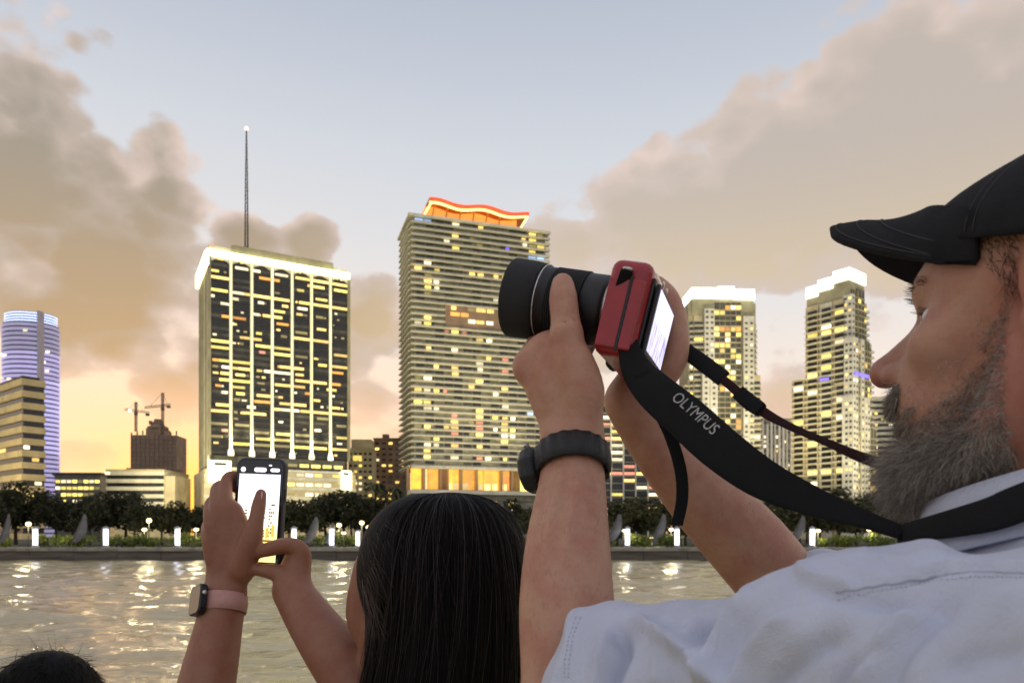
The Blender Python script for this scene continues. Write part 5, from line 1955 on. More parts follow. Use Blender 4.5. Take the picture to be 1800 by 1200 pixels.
seam_m = mat('seam_thread', (.44, .47, .56), .85, .1, 200)
for (ln, dashed) in (([(1470, 1042), (1520, 1034), (1570, 1025), (1640, 1013), (1720, 1005), (1800, 1008), (1860, 1016)], False), ([(1474, 1050), (1520, 1042), (1570, 1033), (1640, 1021), (1720, 1013), (1800, 1016), (1860, 1024)], True), 
                     ([(1012, 1086), (1000, 1120), (993, 1160), (992, 1200)], True), ([(1019, 1086), (1007, 1120), (1000, 1160), (999, 1200)], True)):
    pts_ = on_cloth(ln)
    b_ = MB()
    if dashed:
        for k in range(0, len(pts_) - 1, 2):
            b_.tube([pts_[k], pts_[k].lerp(pts_[k + 1], .8)], .0003, 5)
    else:
        b_.tube(pts_, .0006, 6)
    b_.build('seam', seam_m, shirt, True)
for h_ in (.037, .0345):
    b_ = MB()
    rx, ry = .0855 - (h_ - .030) * .35, .0755 - (h_ - .030) * .35
    cp = [cc + tilt * h_ + cx_ * ((rx) * math.cos(R(a))) + HL * ((ry) * math.sin(R(a))) for a in np.arange(0, 360, 2.2)]
    for k in range(0, len(cp) - 1, 2):
        b_.tube([cp[k], cp[k + 1]], .0005, 5)
    b_.build('stitching', seam_m, collar, True)
# ------------------------------------------------------------------ red camera with lens and strap
CA, CP = R(19.5), R(14)
fh_ = Vector((-math.cos(CA), math.sin(CA), 0))
CFv = (fh_ * math.cos(CP) + U * math.sin(CP)).normalized()
CLv = U.cross(fh_).normalized()
CUv = CFv.cross(CLv).normalized()
CB = Vector((.113, .683, 3.694))
CM = Matrix.Translation(CB) @ Matrix((CFv, CLv, CUv)).transposed().to_4x4()      # local: x forward, y left, z up
camo = bpy.data.objects.new('camera_body_root', None)
camo.name = 'digital_camera'
camo.matrix_world = CM
COL.objects.link(camo)
tag(camo, 'red compact camera with black zoom lens and wide neck strap held by the bearded person', 'camera')
red = mat('red_body_paint', (.35, .011, .017), .32, .12, 80, .12, 900, coat=.3)
blk = mat('black_plastic', (.012, .012, .013), .42, .2, 120, .2, 1200)
rub = mat('black_rubber', (.016, .016, .017), .7, .2, 150, .4, 1500)
chrome = mat('satin_metal', (.6, .57, .53), .3, .1, 200, metal=.9)


def lx(prof, n=56):
    return MB().lathe(prof, n, Matrix.Rotation(R(90), 4, 'Y'))


o = MB().box((-.0185, -.058, -.041), (.0185, .058, .041)).build('body', red, camo)
bevel(o, .009, 4)
bevel(MB().box((-.0205, -.0565, -.034), (.0198, .0, -.030)).build('seam', blk, o), .001, 1)
bevel(MB().box((-.0215, -.052, -.036), (-.0170, .050, .030)).build('back_plate', blk, camo), .003, 2)
bevel(MB().box((.0170, -.062, -.036), (.0300, -.036, .030)).build('grip', rub, camo), .008, 3)
bevel(MB().box((-.0150, .0560, -.036), (.0165, .0595, .024)).build('side_door', red, camo), .003, 2)
bevel(MB().box((-.0045, .0592, -.038), (-.0015, .0603, .026)).build('door_gap', blk, camo), .0005, 1)
bevel(MB().box((-.014, -.018, .0395), (.013, .018, .0435)).build('hot_shoe', chrome, camo), .001, 2)
MB().lathe([(0, .048), (.0088, .048), (.0095, .0472), (.0095, .041), (.0, .041)], 28, Matrix.Translation((-.002, -.034, 0))).build('mode_dial', chrome, camo, True)
MB().lathe([(0, .0475), (.006, .047), (.0068, .046), (.0068, .041)], 24, Matrix.Translation((.008, -.050, 0))).build('shutter_button', chrome, camo, True)
MB().lathe([(0, .002), (.0065, .0015), (.0072, 0), (.0072, -.003)], 24, Matrix.Translation((-.0215, -.049, .012)) @ Matrix.Rotation(R(-90), 4, 'Y')).build('rear_dial', chrome, camo, True)
for (yy, zz) in ((-.047, -.006), (-.052, -.02), (-.044, -.028), (.0, .0335), (.02, .0335), (-.047, .028)):
    MB().lathe([(0, .0016), (.0028, .0012), (.0033, 0)], 14, Matrix.Translation((-.0214, yy, zz)) @ Matrix.Rotation(R(-90), 4, 'Y')).build('button', chrome, camo, True)
bevel(MB().box((-.0262, -.040, -.034), (-.0222, .048, .026)).build('screen_frame', blk, camo), .0015, 2)
sm = bpy.data.materials.new('camera_screen_glow')
sm.use_nodes = True
t = NT(sm.node_tree)
b = t.n['Principled BSDF']
tcn = t.n.new('ShaderNodeTexCoord').outputs['Object']
sx_, sy_, sz_ = t.sep(tcn)
nz = t.noise(t.v('MULTIPLY', tcn, (1, 260, 40)), 1.0, 3, .6)
lowp = t.smooth(sz_, .004, -.008)
t.l.new(t.mix(t.m('MULTIPLY', t.m('MULTIPLY', lowp, t.smooth(nz, .45, .6)), .75), lin((222, 220, 255)), lin((120, 105, 165))), b.inputs['Emission Color'])
b.inputs['Emission Strength'].default_value = 1.25
b.inputs['Base Color'].default_value = (.05, .05, .06, 1)
MB().box((-.0267, -.036, -.030), (-.0263, .044, .0225)).build('screen', sm, camo)
for s_ in (1, -1):
    MB().lathe([(.0028, -.0012), (.0045, -.0012), (.0045, .0012), (.0028, .0012), (.0028, -.0012)], 16, Matrix.Translation((.002, s_ * .0615, .030))).build('strap_lug', chrome, camo, True)
# lens
LZ, LY = .006, .008
lens = empty('lens')
lens.parent = camo
lens.location = (.0012, LY, LZ)
lens.scale = (.95, .94, .94)
lx([(.0, .0185), (.0315, .0185), (.0325, .020), (.0325, .024), (.031, .0245)]).build('mount_ring', chrome, lens, True)
lx([(.030, .024), (.0330, .026), (.0340, .028), (.0340, .046), (.0335, .047)]).build('barrel', blk, lens, True)
zr = []
for k in range(15):
    a = .0475 + k * .0022
    zr += [(.0338, a), (.0352, a + .0004), (.0352, a + .0014), (.0338, a + .0018)]
lx(zr).build('zoom_ring', rub, lens)
lx([(.0335, .0805), (.0345, .0815), (.0345, .090), (.0360, .0905), (.0360, .0918), (.0345, .0922), (.0350, .094)]).build('front_barrel', blk, lens, True)
lx([(.0361, .0906), (.0366, .0909), (.0366, .0915), (.0361, .0918)]).build('silver_ring', chrome, lens, True)
lx([(.0348, .0935), (.0368, .0945), (.0382, .104), (.0388, .124), (.0386, .1255), (.0372, .1255), (.0362, .104), (.033, .099)]).build('hood', rub, lens, True)
lx([(.033, .0985), (.024, .1005), (.012, .1022), (0, .1026)]).build('front_glass', mat('lens_glass', (.012, .01, .02), .05, 0, coat=.8), lens, True)

mk = MB()
for k in range(7):
    a = R(100 + k * 14)
    c_ = Matrix.Rotation(a, 4, 'X')
    for (x0, x1, wdt) in ((.0395, .0440, .0003), (.0865, .0890, .0003)) if k % 2 else ((.0400, .0425, .0009), (.0868, .0885, .0007)):
        q = [c_ @ Vector((xx, ww, .03465 if x0 > .08 else .03415)) for (xx, ww) in ((x0, -wdt), (x1, -wdt), (x1, wdt), (x0, wdt))]
        mk.face(q)
mk.build('markings', mat('white_print', (.7, .7, .68), .6, .1, 400), lens)


def ribbon(name, pts, widths, wdirs, thick, m, parent, res=10, sag=0):
    """a flat strap through points; wdirs give the direction of its width. Returns object and a (s, t) -> point function"""
    pts_, w_ = resample([Vector(p) for p in pts], list(widths), res)
    wd_, _ = resample([Vector(p) for p in wdirs], list(widths), res)
    b_ = MB()
    nn = 6
    for i, p in enumerate(pts_):
        tg = (pts_[min(i + 1, len(pts_) - 1)] - pts_[max(i - 1, 0)]).normalized()
        wv = (wd_[i] - tg * wd_[i].dot(tg)).normalized()
        nm = tg.cross(wv)
        wd_[i] = wv
        for j in range(nn + 1):
            q = -.5 + j / nn
            b_.v.append(tuple(p + wv * (q * w_[i]) + nm * (.06 * w_[i] * (1 - 4 * q * q))))
    for i in range(len(pts_) - 1):
        for j in range(nn):
            a = i * (nn + 1) + j
            b_.f.append((a, a + 1, a + nn + 2, a + nn + 1))
            b_.fm.append(0)
    o_ = b_.build(name, m, parent, True)
    so_ = o_.modifiers.new('thickness', 'SOLIDIFY')
    so_.thickness = thick
    so_.offset = 0
    if parent is not None:
        o_.matrix_parent_inverse = parent.matrix_world.inverted()
    return o_, pts_, wd_, w_


bpy.context.view_layer.update()
strapm = mat('black_strap', (.007, .0075, .008), .75, .25, 90, .5, 1100, spec=.3)
strapr = mat('dark_red_webbing', (.04, .012, .012), .8, .3, 200, .5, 1400, spec=.3)
lug = CM @ Vector((.002, .064, .029))
pts = [lug, P(1086, 540, .640), P(1102, 600, .632), P(1118, 648, .622), P(1150, 687, .607), P(1205, 734, .590), P(1268, 790, .570), P(1345, 844, .550), P(1440, 886, .532), P(1525, 915, .516), P(1585, 936, .507)]
wds = [.010, .013, .016, .024, .031, .034, .0335, .029, .021, .015, .014]
wdr = [(1, 0, .1), (1, -.1, .2), (1, -.1, .3), (.9, -.1, .5), (.75, -.1, .7), (.68, -.1, .74), (.6, -.1, .8), (.45, -.1, .9), (.3, .3, .9), (.2, .6, .7), (.2, .7, .6)]
strap, sp, swd, sw_ = ribbon('strap', pts, wds, wdr, .003, strapm, camo)
# the lettering printed along the pad
fc = bpy.data.curves.new('strap_text', 'FONT')
fc.body = 'OLYMPUS'
fc.size = 1.0
fc.align_x = 'LEFT'
fo = bpy.data.objects.new('strap_text', fc)
COL.objects.link(fo)
bpy.context.view_layer.update()
tm = bpy.data.meshes.new_from_object(fo.evaluated_get(bpy.context.evaluated_depsgraph_get()))
bpy.data.objects.remove(fo)
bmt = bmesh.new()
bmt.from_mesh(tm)
bmesh.ops.subdivide_edges(bmt, edges=[e for e in bmt.edges if e.calc_length() > .12], cuts=2)
wt = max(v.co.x for v in bmt.verts)
cum = [0]
for i in range(1, len(sp)):
    cum.append(cum[-1] + (sp[i] - sp[i - 1]).length)


def along(p):
    return min(range(len(sp)), key=lambda i: (px_of(np.array([tuple(sp[i])]))[0][0] - p) ** 2)


s0, s1 = cum[along(1176)], cum[along(1246)]
hgt = .0115
for v in bmt.verts:
    s_ = s0 + (s1 - s0) * v.co.x / wt
    q = .010 - .001 + v.co.y * hgt * 1.15 - hgt * .5
    i = max(0, min(len(sp) - 2, next((k for k in range(len(cum) - 1) if cum[k + 1] >= s_), len(sp) - 2)))
    f_ = (s_ - cum[i]) / max(1e-9, cum[i + 1] - cum[i])
    c_ = sp[i].lerp(sp[i + 1], f_)
    wv = swd[i].lerp(swd[i + 1], f_)
    tg = (sp[i + 1] - sp[i]).normalized()
    nm = tg.cross(wv)
    if nm.y > 0:
        nm = -nm
    wloc = sw_[i]
    v.co = c_ + wv * q + nm * (.0022 + .06 * wloc * (1 - 4 * (q / wloc) ** 2)) if tg.cross(wv).y < 0 else c_ + wv * q + nm * (.0022 - .06 * wloc * (1 - 4 * (q / wloc) ** 2))
bmt.to_mesh(tm)
bmt.free()
tm.materials.clear()
tm.materials.append(mat('grey_print', (.42, .42, .4), .7, .3, 400))
lt = bpy.data.objects.new('lettering', tm)
link(lt, strap)
lt.matrix_parent_inverse = strap.matrix_world.inverted()
ribbon('strap_tail', [P(1128, 655, .615), P(1150, 705, .612), P(1178, 765, .610), P(1196, 825, .610), P(1199, 875, .612), P(1190, 922, .614)], [.012, .0105, .0095, .0095, .0095, .009],
       [(1, -.2, .4), (1, -.2, .5), (1, -.2, .35), (1, -.2, .1), (1, -.2, -.1), (1, -.2, -.2)], .002, strapm, camo)
ribbon('far_strap', [P(1150, 585, .775), P(1206, 618, .748), P(1240, 642, .730), P(1272, 666, .712)], [.014, .015, .0155, .0155], [(.5, 0, .85)] * 4, .003, strapm, camo)
ribbon('far_strap', [P(1268, 664, .713), P(1330, 716, .678), P(1385, 748, .650), P(1450, 776, .618), P(1520, 806, .588), P(1600, 830, .56)], [.0075, .009, .0065, .006, .0085, .01],
       [(.4, 0, .9), (.4, .1, .9), (.4, .3, .8), (.4, .3, .8), (.4, .1, .9), (.4, 0, .9)], .002, strapr, camo)
ribbon('slider', [P(1298, 690, .694), P(1318, 707, .684), P(1338, 721, .672)], [.0125, .0135, .0125], [(.4, 0, .9)] * 3, .005, strapm, camo)
# the strap lies round the neck over the collar
nk = []
for k in range(0, 21):
    a = R(62 + k * 236 / 20)
    nk.append(cc + cx_ * (.101 * math.cos(a)) + HL * (.093 * math.sin(a)) + tilt * (.012 + .018 * (1 - math.cos(a)) * .5))
ribbon('neck_strap', [P(1585, 938, .507)] + nk[1:], [.014] + [.020 + .012 * min(1, k / 6) for k in range(20)], [(.2, .7, .6)] + [tuple(tilt + (nk[k] - cc).normalized() * -.25) for k in range(1, 21)], .0028, strapm, camo, 5)

# ------------------------------------------------------------------ wrist watch of the man
wax = Vector((.0, .50, .866)).normalized()
wc = P(1006, 812, .651)
wx = (Vector((1, 0, 0)) - wax * wax.x).normalized()
wy = wax.cross(wx)
watch = bpy.data.objects.new('wristwatch', None)
COL.objects.link(watch)
watch.location = wc
tag(watch, 'chunky black resin wristwatch on the raised forearm below the red camera', 'watch')
bpy.context.view_layer.update()
resin = mat('black_resin', (.009, .0095, .0105), .42, .25, 150, .35, 700)
wring = [(-.0125, .0295), (-.0120, .0320), (-.004, .0332), (.004, .0332), (.0120, .0322), (.0125, .0297)]
nb_ = 72
b_ = MB()
for (h, r0) in wring:
    for j in range(nb_):
        a = 2 * math.pi * j / nb_
        rib = .0006 * (1 if (j // 2) % 2 else -1)
        b_.v.append(tuple(wx * ((r0 + rib) * 1.02 * math.cos(a)) + wy * ((r0 + rib) * .96 * math.sin(a)) + wax * h))
for k in range(len(wring) - 1):
    for j in range(nb_):
        a, c = k * nb_ + j, k * nb_ + (j + 1) % nb_
        b_.f.append((a, c, c + nb_, a + nb_))
        b_.fm.append(0)
ob = b_.build('band', resin, watch, True)
so = ob.modifiers.new('thickness', 'SOLIDIFY')
so.thickness = .003
so.offset = -1
cdir = (-wx * .93 - wy * -.36).normalized()
cside = wax.cross(cdir).normalized()
WM = Matrix((cside, wax, cdir)).transposed().to_4x4()
case = MB().lathe([(0, .0460), (.016, .0460), (.018, .0452), (.0205, .0425), (.0215, .038), (.0205, .032), (.017, .029)], 8, WM).build('case', resin, watch)
bevel(case, .0012, 2)
MB().lathe([(0, .0464), (.0145, .0464), (.0150, .0458)], 32, WM).build('dial', mat('watch_dial', (.05, .055, .05), .2, .3, 300), watch, True)
for s_ in (-1, 1):
    MB().lathe([(0, .004), (.0026, .0035), (.003, 0)], 12, WM @ Matrix.Translation((s_ * .009, .0205, .039)) @ Matrix.Rotation(R(-90), 4, 'X')).build('pusher', chrome, watch, True)
    bevel(MB().box((-.010, s_ * .0135 - .004, .030), (.010, s_ * .0135 + .004, .0425)).build('lug', resin, watch), .002, 2).matrix_local = WM

# ------------------------------------------------------------------ woman with the phone
WA = R(52)
WF = Vector((-math.cos(WA), math.sin(WA), 0))
WL_ = U.cross(WF)
WO = Vector((-.118, .962, 3.430))
w_ = lambda a, b, c: WO + WF * a + WL_ * b + U * c
WROT = Matrix((WF, WL_, U)).transposed()
B = Field((-.62, .80, 3.10), (.12, 1.30, 3.62), .0024)
B.ball(w_(-.005, 0, .025), (.084, .072, .080), 0, rot=WROT)
B.ball(w_(.03, 0, -.005), (.056, .062, .07), .02, rot=WROT)
B.ball(w_(.045, 0, -.060), (.046, .054, .055), .025, rot=WROT)
for s_ in (1, -1):
    B.ball(w_(.054, s_ * .048, -.036), (.032, .028, .040), .024, rot=WROT)
    B.ball(w_(.040, s_ * .050, .006), (.036, .022, .046), .024, rot=WROT)
    B.chain([w_(.01, s_ * .058, -.05), w_(.035, s_ * .050, -.085), w_(.06, s_ * .022, -.104)], [.014, .017, .018], .02)
    B.ball(w_(-.010, s_ * .074, -.01), (.016, .007, .028), .006, rot=WROT)
    B.ball(w_(.078, s_ * .030, .002), (.012, .016, .011), .007, '-', rot=WROT)
    B.ball(w_(.066, s_ * .030, .002), (.012, .012, .011), .003)
B.chain([w_(.08, 0, .004), w_(.092, 0, -.02), w_(.103, 0, -.036)], [.007, .0075, .0095], .009)
B.chain([w_(.078, .018, -.066), w_(.089, 0, -.063), w_(.078, -.018, -.066)], [.004, .0065, .004], .006)
B.chain([w_(.078, .016, -.073), w_(.088, 0, -.076), w_(.078, -.016, -.073)], [.004, .0065, .004], .005)
B.ball(w_(.066, 0, -.1), (.02, .022, .016), .015, rot=WROT)
B.chain([w_(-.012, 0, -.06), w_(-.025, 0, -.17), w_(-.03, 0, -.21)], [.05, .05, .06], .03)
WSL, WSR = w_(-.03, .0, -.25) + Vector((-.15, .02, 0)), w_(-.03, .0, -.25) + Vector((.15, .0, 0))
B.chain([WSL, w_(-.03, 0, -.22), WSR], [.045, .07, .045], .03)
B.chain([w_(-.03, 0, -.24), w_(-.03, 0, -.33)], [.1, .1], .04)
# left forearm and hand round the phone
e1, e2 = P(345, 1290, 1.02), P(668, 1262, .985)
B.chain([WSL, e1], [.043, .040], .02)
B.chain([e1, P(366, 1190, 1.05), P(383, 1108, 1.075), P(394, 1050, 1.09)], [.041, .0385, .0335, .0302], .012)
B.chain([P(394, 1050, 1.09), P(400, 1000, 1.095), P(404, 950, 1.098), P(402, 905, 1.10)], [.030, .0325, .0345, .024], .012, flat=((.1, 1, 0), .55))
B.chain([P(425, 1000, 1.088), P(440, 950, 1.082), P(450, 915, 1.083), P(455, 888, 1.088), P(459, 868, 1.093)], [.020, .0172, .0112, .0102, .0078], .008)
for i, (bx, by, up_) in enumerate([(398, 893, 50), (381, 895, 38), (370, 912, 30), (366, 940, 22)]):
    fr = .0092 - .0006 * i
    B.chain([P(bx + 8, by + 42, 1.092), P(bx, by, 1.094), P(bx + 1, by - up_, 1.125), P(bx + 24, by - up_ - 4, 1.143), P(bx + 52, by - up_ + 12, 1.146)], [.0115, .0105, fr, fr * .95, fr * .75], .004)
B.ball(P(459, 873, 1.0885), (.0052, .002, .0075), .0008)
# right forearm and hand under the phone
B.chain([WSR, e2], [.043, .040], .02)
B.chain([e2, P(600, 1165, 1.01), P(550, 1095, 1.045), P(514, 1040, 1.078)], [.042, .0405, .0345, .0285], .012)
B.chain([P(514, 1040, 1.078), P(518, 1008, 1.085), P(524, 982, 1.09)], [.0275, .027, .022], .01, flat=((.5, 1, 0), .62))
B.chain([P(525, 1000, 1.085), P(528, 968, 1.082), P(506, 958, 1.078), P(476, 964, 1.080), P(452, 971, 1.084)], [.015, .0135, .0118, .0110, .0085], .005)
B.chain([P(502, 1036, 1.078), P(496, 1012, 1.078), P(472, 1003, 1.080), P(446, 1001, 1.085)], [.017, .014, .0112, .008], .005)
for i in range(3):
    B.chain([P(528, 975 + i * 16, 1.10), P(530, 966 + i * 16, 1.128), P(500, 962 + i * 17, 1.145), P(465, 966 + i * 17, 1.142)], [.0105, .0098, .0092, .0072], .004)
V, Q = B.surface()
V = relax(V, Q, 2, .4)
wskin = skin_mat('skin_warm', lin((146, 102, 79)), lin((134, 72, 55)), .5)
woman = link(bpy.data.objects.new('person', mesh_np('person', V, Q, wskin)))
tag(woman, 'dark long-haired person seen from behind holding up a phone in both hands', 'person')

# long straight hair: locks fall from the crown
hz = np.array([3.555, 3.552, 3.543, 3.525, 3.495, 3.455, 3.41, 3.36, 3.30, 3.22, 3.12])
ha = np.array([.004, .030, .055, .075, .0875, .0915, .092, .0935, .097, .102, .104])
hcx = np.array([-.080, -.080, -.080, -.0795, -.078, -.0765, -.0765, -.079, -.086, -.096, -.10])
hb = np.array([.004, .030, .056, .080, .098, .104, .100, .092, .085, .08, .08])
hcy = np.array([.955, .955, .952, .950, .948, .945, .940, .930, .92, .91, .905])


def hair_pt(th, s, off=0.0):
    """point of the hair sheet: angle th, arc share s from crown (0) to ends (1)"""
    z_ = np.interp(s, np.linspace(0, 1, 11), hz)
    a_, b2, c1, c2 = (np.interp(z_, hz[::-1], q[::-1]) for q in (ha, hb, hcx, hcy))
    streak = .0024 * s * np.sin(th * 11 + 2.2 * np.sin(th * 3) + 2.5 * s) + .0016 * np.sin(th * 17 + 3 * np.sin(th * 5) + 1.5 * s) + .0008 * np.sin(th * 61 + s * 5 + 2 * np.sin(th * 9))
    return np.stack([c1 + (a_ + off + streak * np.clip(s * 4, 0, 1)) * np.cos(th), c2 + (b2 + off + streak * np.clip(s * 4, 0, 1)) * np.sin(th), z_ + 0 * th], -1)


# the sheet is open at the face
th0, th1 = R(188), R(178 + 360 - 48)
nth, nss = 260, 70
TH, SS = np.meshgrid(np.linspace(th0, th1, nth), np.linspace(0, 1, nss), indexing='ij')
HV = hair_pt(TH.ravel(), SS.ravel())
ii = np.arange(nth * nss).reshape(nth, nss)
HQ = np.stack([ii[:-1, :-1], ii[1:, :-1], ii[1:, 1:], ii[:-1, 1:]], -1).reshape(-1, 4)
black_hair = hair_mat('black_hair', (.004, .004, .004), (.011, .009, .008), 90, .62, .11)
ho = link(bpy.data.objects.new('hair', mesh_np('hair', HV, HQ, black_hair)), woman)

# the hair over forehead and temples
Bc = Field(tuple(WO - Vector((.14, .14, .12))), tuple(WO + Vector((.14, .14, .16))), .003)
Bc.ball(w_(-.010, 0, .032), (.097, .083, .092), 0, rot=WROT)
Bc.ball(w_(-.02, .0, .0), (.085, .086, .09), .02, rot=WROT)
Bc.ball(w_(.098, .012, -.045), (.075, .090, .088), .012, '-', rot=WROT)
Bc.ball(w_(.075, .075, -.062), (.070, .062, .080), .012, '-', rot=WROT)
Vc, Qc = Bc.surface()
Nc = normals(Vc, Qc)
link(bpy.data.objects.new('hair', mesh_np('hair', Vc, Qc, black_hair)), woman)
rc = np.random.RandomState(77)
sel = rc.randint(0, len(Vc), 5200)
sl_ = (Vc[sel] - np.array(WO)) @ np.array(WROT)
sel = sel[(sl_[:, 0] < .06) & (sl_[:, 0] > -.03) & (sl_[:, 1] > .015)]
dc = Nc[sel] * .08 + np.array(-WF) * 1.0 + np.array([0, 0, -.55]) + rc.randn(len(sel), 3) * .12
dc /= np.linalg.norm(dc, axis=1)[:, None]
fr_hair = hair_mat('front_hair', (.012, .008, .006), (.10, .062, .038), 80)
strands('front_hair', Vc[sel], dc, .05, .0008, fr_hair, woman, 5, .25, .15, 78)


def locks(name, n, seed, parent, lo=0.0, spread=.004, wd=.0009, t0=th0, t1=th1, m=None, wild=.02):
    r = np.random.RandomState(seed)
    th = t0 + (t1 - t0) * r.rand(n)
    s0_ = lo * r.rand(n)
    s1_ = np.minimum(1, s0_ + .35 + .6 * r.rand(n))
    off = np.abs(r.randn(n)) * spread
    seg = 9
    rows = []
    dr = r.randn(n) * wild
    for k in range(seg + 1):
        q = k / seg
        p = hair_pt(th + dr * q * q, s0_ + (s1_ - s0_) * q, off * (.3 + q))
        rows.append(p)
    Vv = np.zeros((n, seg + 1, 2, 3))
    sd_ = np.stack([-np.sin(th), np.cos(th), 0 * th], -1) + r.randn(n, 3) * .3
    sd_ /= np.linalg.norm(sd_, axis=1)[:, None]
    for k in range(seg + 1):
        ww = wd * (.6 + .4 * math.sin(math.pi * min(1, k / seg + .1))) * .5
        Vv[:, k, 0], Vv[:, k, 1] = rows[k] - sd_ * ww, rows[k] + sd_ * ww
    base = np.arange(n) * (seg + 1) * 2
    Qq = np.concatenate([np.stack([base + k * 2, base + k * 2 + 1, base + k * 2 + 3, base + k * 2 + 2], 1) for k in range(seg)])
    return link(bpy.data.objects.new(name, mesh_np(name, Vv.reshape(-1, 3), Qq, m or black_hair)), parent)


locks('lock', 7000, 5, woman, .8)
locks('lock', 1100, 6, woman, .5, .007, .0005, wild=.16)
locks('lock', 260, 8, woman, .3, .013, .00035, wild=.3, m=hair_mat('stray_hair', (.010, .007, .005), (.05, .034, .024), 60))
# thinner strands over the temple, far-side light put into their brown
r_ = np.random.RandomState(9)
rt = [w_(.016 - .05 * a + .008 * b, .070 + .010 * a, .06 - .12 * c) for a, b, c in r_.rand(1300, 3)]
strands('temple_hair', rt, [tuple((-WF * .35 + U * -.9 + WL_ * .15).normalized())] * len(rt), .05, .0008, hair_mat('temple_hair', (.016, .010, .007), (.13, .08, .05), 80), woman, 6, .15, .10, 14)
# dark top below
top = Field((-.40, .72, 3.04), (.22, 1.15, 3.30), .006)
top.chain([WSL, w_(-.03, 0, -.22), WSR], [.06, .083, .06], .03)
top.ball(w_(-.03, 0, -.33), (.12, .17, .13), .05, rot=Matrix(((0, -1, 0), (1, 0, 0), (0, 0, 1))))
Vt, Qt = top.surface()
link(bpy.data.objects.new('top', mesh_np('top', Vt, Qt, mat('dark_top_cloth', (.012, .013, .016), .85, .2, 40, .3, 600))), woman)

# nails of the fingers that face the camera
nail_m = mat('finger_nail', (.52, .34, .30), .25, .05, 200, coat=.4)
for (c_, ax_, up_) in ((P(459, 872, 1.0855), (.0052, .0012, .0075), Vector((.12, .1, 1))), (P(457, 968, 1.0765), (.0060, .0012, .0042), Vector((0, 0, 1)))):
    MB().lathe([(math.sin(math.pi * k / 10), -math.cos(math.pi * k / 10)) for k in range(11)], 16, Matrix.Translation(c_) @ up_.to_track_quat('Z', 'Y').to_matrix().to_4x4() @ Matrix.Diagonal((ax_[0], ax_[1], ax_[2], 1))).build('nail', nail_m, woman, True)

# ------------------------------------------------------------------ phone
pz = (P(459, 800, 1.118) - P(446, 998, 1.112)).normalized()
px_ = (P(508, 804, 1.112) - P(424, 798, 1.126)).normalized()
px_ = (px_ - pz * px_.dot(pz)).normalized()
py_ = pz.cross(px_)
PM = Matrix.Translation(P(456, 903, 1.118)) @ Matrix((px_, py_, pz)).transposed().to_4x4()
phone = bpy.data.objects.new('smartphone', None)
phone.matrix_world = PM
COL.objects.link(phone)
tag(phone, 'smartphone in a dark case framing the towers on its bright screen', 'phone')


def rrect(w, h, r, n=8):
    p = []
    for (cx2, cz2, a0) in ((w / 2 - r, h / 2 - r, 0), (-w / 2 + r, h / 2 - r, 90), (-w / 2 + r, -h / 2 + r, 180), (w / 2 - r, -h / 2 + r, 270)):
        for k in range(n + 1):
            a = R(a0 + 90 * k / n)
            p.append((cx2 + r * math.cos(a), cz2 + r * math.sin(a)))
    return p


def slab(name, poly, y0, y1, m, parent):
    n = len(poly)
    b_ = MB()
    b_.v = [(p[0], y0, p[1]) for p in poly] + [(p[0], y1, p[1]) for p in poly]
    b_.f = [tuple(range(n)), tuple(range(2 * n - 1, n - 1, -1))] + [(k, k + n, (k + 1) % n + n, (k + 1) % n) for k in range(n)]
    b_.fm = [0] * len(b_.f)
    return b_.build(name, m, parent)


casem = mat('phone_case', (.02, .022, .03), .45, .2, 200)
bevel(slab('case', [(p[0], p[1] - .004) for p in rrect(.0800, .176, .0135)], -.0046, .0056, casem, phone), .0016, 2)
slab('front_glass', [(p[0], p[1] - .004) for p in rrect(.0745, .1695, .011)], -.0052, -.0047, mat('black_screen_glass', (.006, .006, .008), .06, 0, coat=.5), phone)
sg = bpy.data.materials.new('phone_screen_glow')
sg.use_nodes = True
t = NT(sg.node_tree)
b = t.n['Principled BSDF']
tcn = t.n.new('ShaderNodeTexCoord').outputs['Object']
sx_, sy_, sz_ = t.sep(tcn)
pic = t.ramp(t.m('MULTIPLY_ADD', sz_, 1 / .15, .5), [(0, lin((255, 222, 150))), (.22, lin((255, 225, 130))), (.42, lin((255, 246, 214))), (.62, lin((255, 255, 255))), (.8, lin((238, 232, 246))), (1, lin((196, 190, 214)))], 'LINEAR')
t.l.new(pic, b.inputs['Emission Color'])
b.inputs['Emission Strength'].default_value = 1.5
b.inputs['Base Color'].default_value = (.03, .03, .03, 1)
scr = MB()
scr.box((-.0335, -.0057, -.072), (.0335, -.0053, .060))
scr = scr.build('screen', sg, phone)
dk = glowmat('screen_dark_tone', lin((120, 96, 30)), .8, .3, 900)
ylw = glowmat('screen_gold_tone', lin((255, 214, 90)), 1.2, .3, 900)
wht = glowmat('screen_white_tone', (1, 1, 1), 1.6, 0)
r9 = random.Random(2)
pb = MB()
for (x0, x1, zt) in ((-.030, -.016, .008), (.003, .014, .001), (.0185, .028, .011), (-.013, -.004, -.006)):
    for k in range(9):
        za = -.034 + (zt + .034) * k / 9
        for j in range(3):
            if r9.random() < .62:
                xa = x0 + (x1 - x0) * j / 3
                pb.box((xa, -.00595, za), (xa + (x1 - x0) / 3 * .8, -.0058, za + (zt + .034) / 9 * .6))
pb.box((.0215, -.00595, .0125), (.028, -.0058, .0155))
pb.box((-.0335, -.00595, -.0415), (.0335, -.0058, -.0385))
pb.build('picture_towers', dk, scr)
g2 = MB()
g2.box((-.033, -.0060, -.055), (.033, -.0058, -.045))
for k in range(7):
    g2.box((-.030 + k * .009, -.0060, -.036 + r9.random() * .004), (-.025 + k * .009, -.0058, -.024 + r9.random() * .01))
g2.build('picture_lights', ylw, scr)
ic = MB()
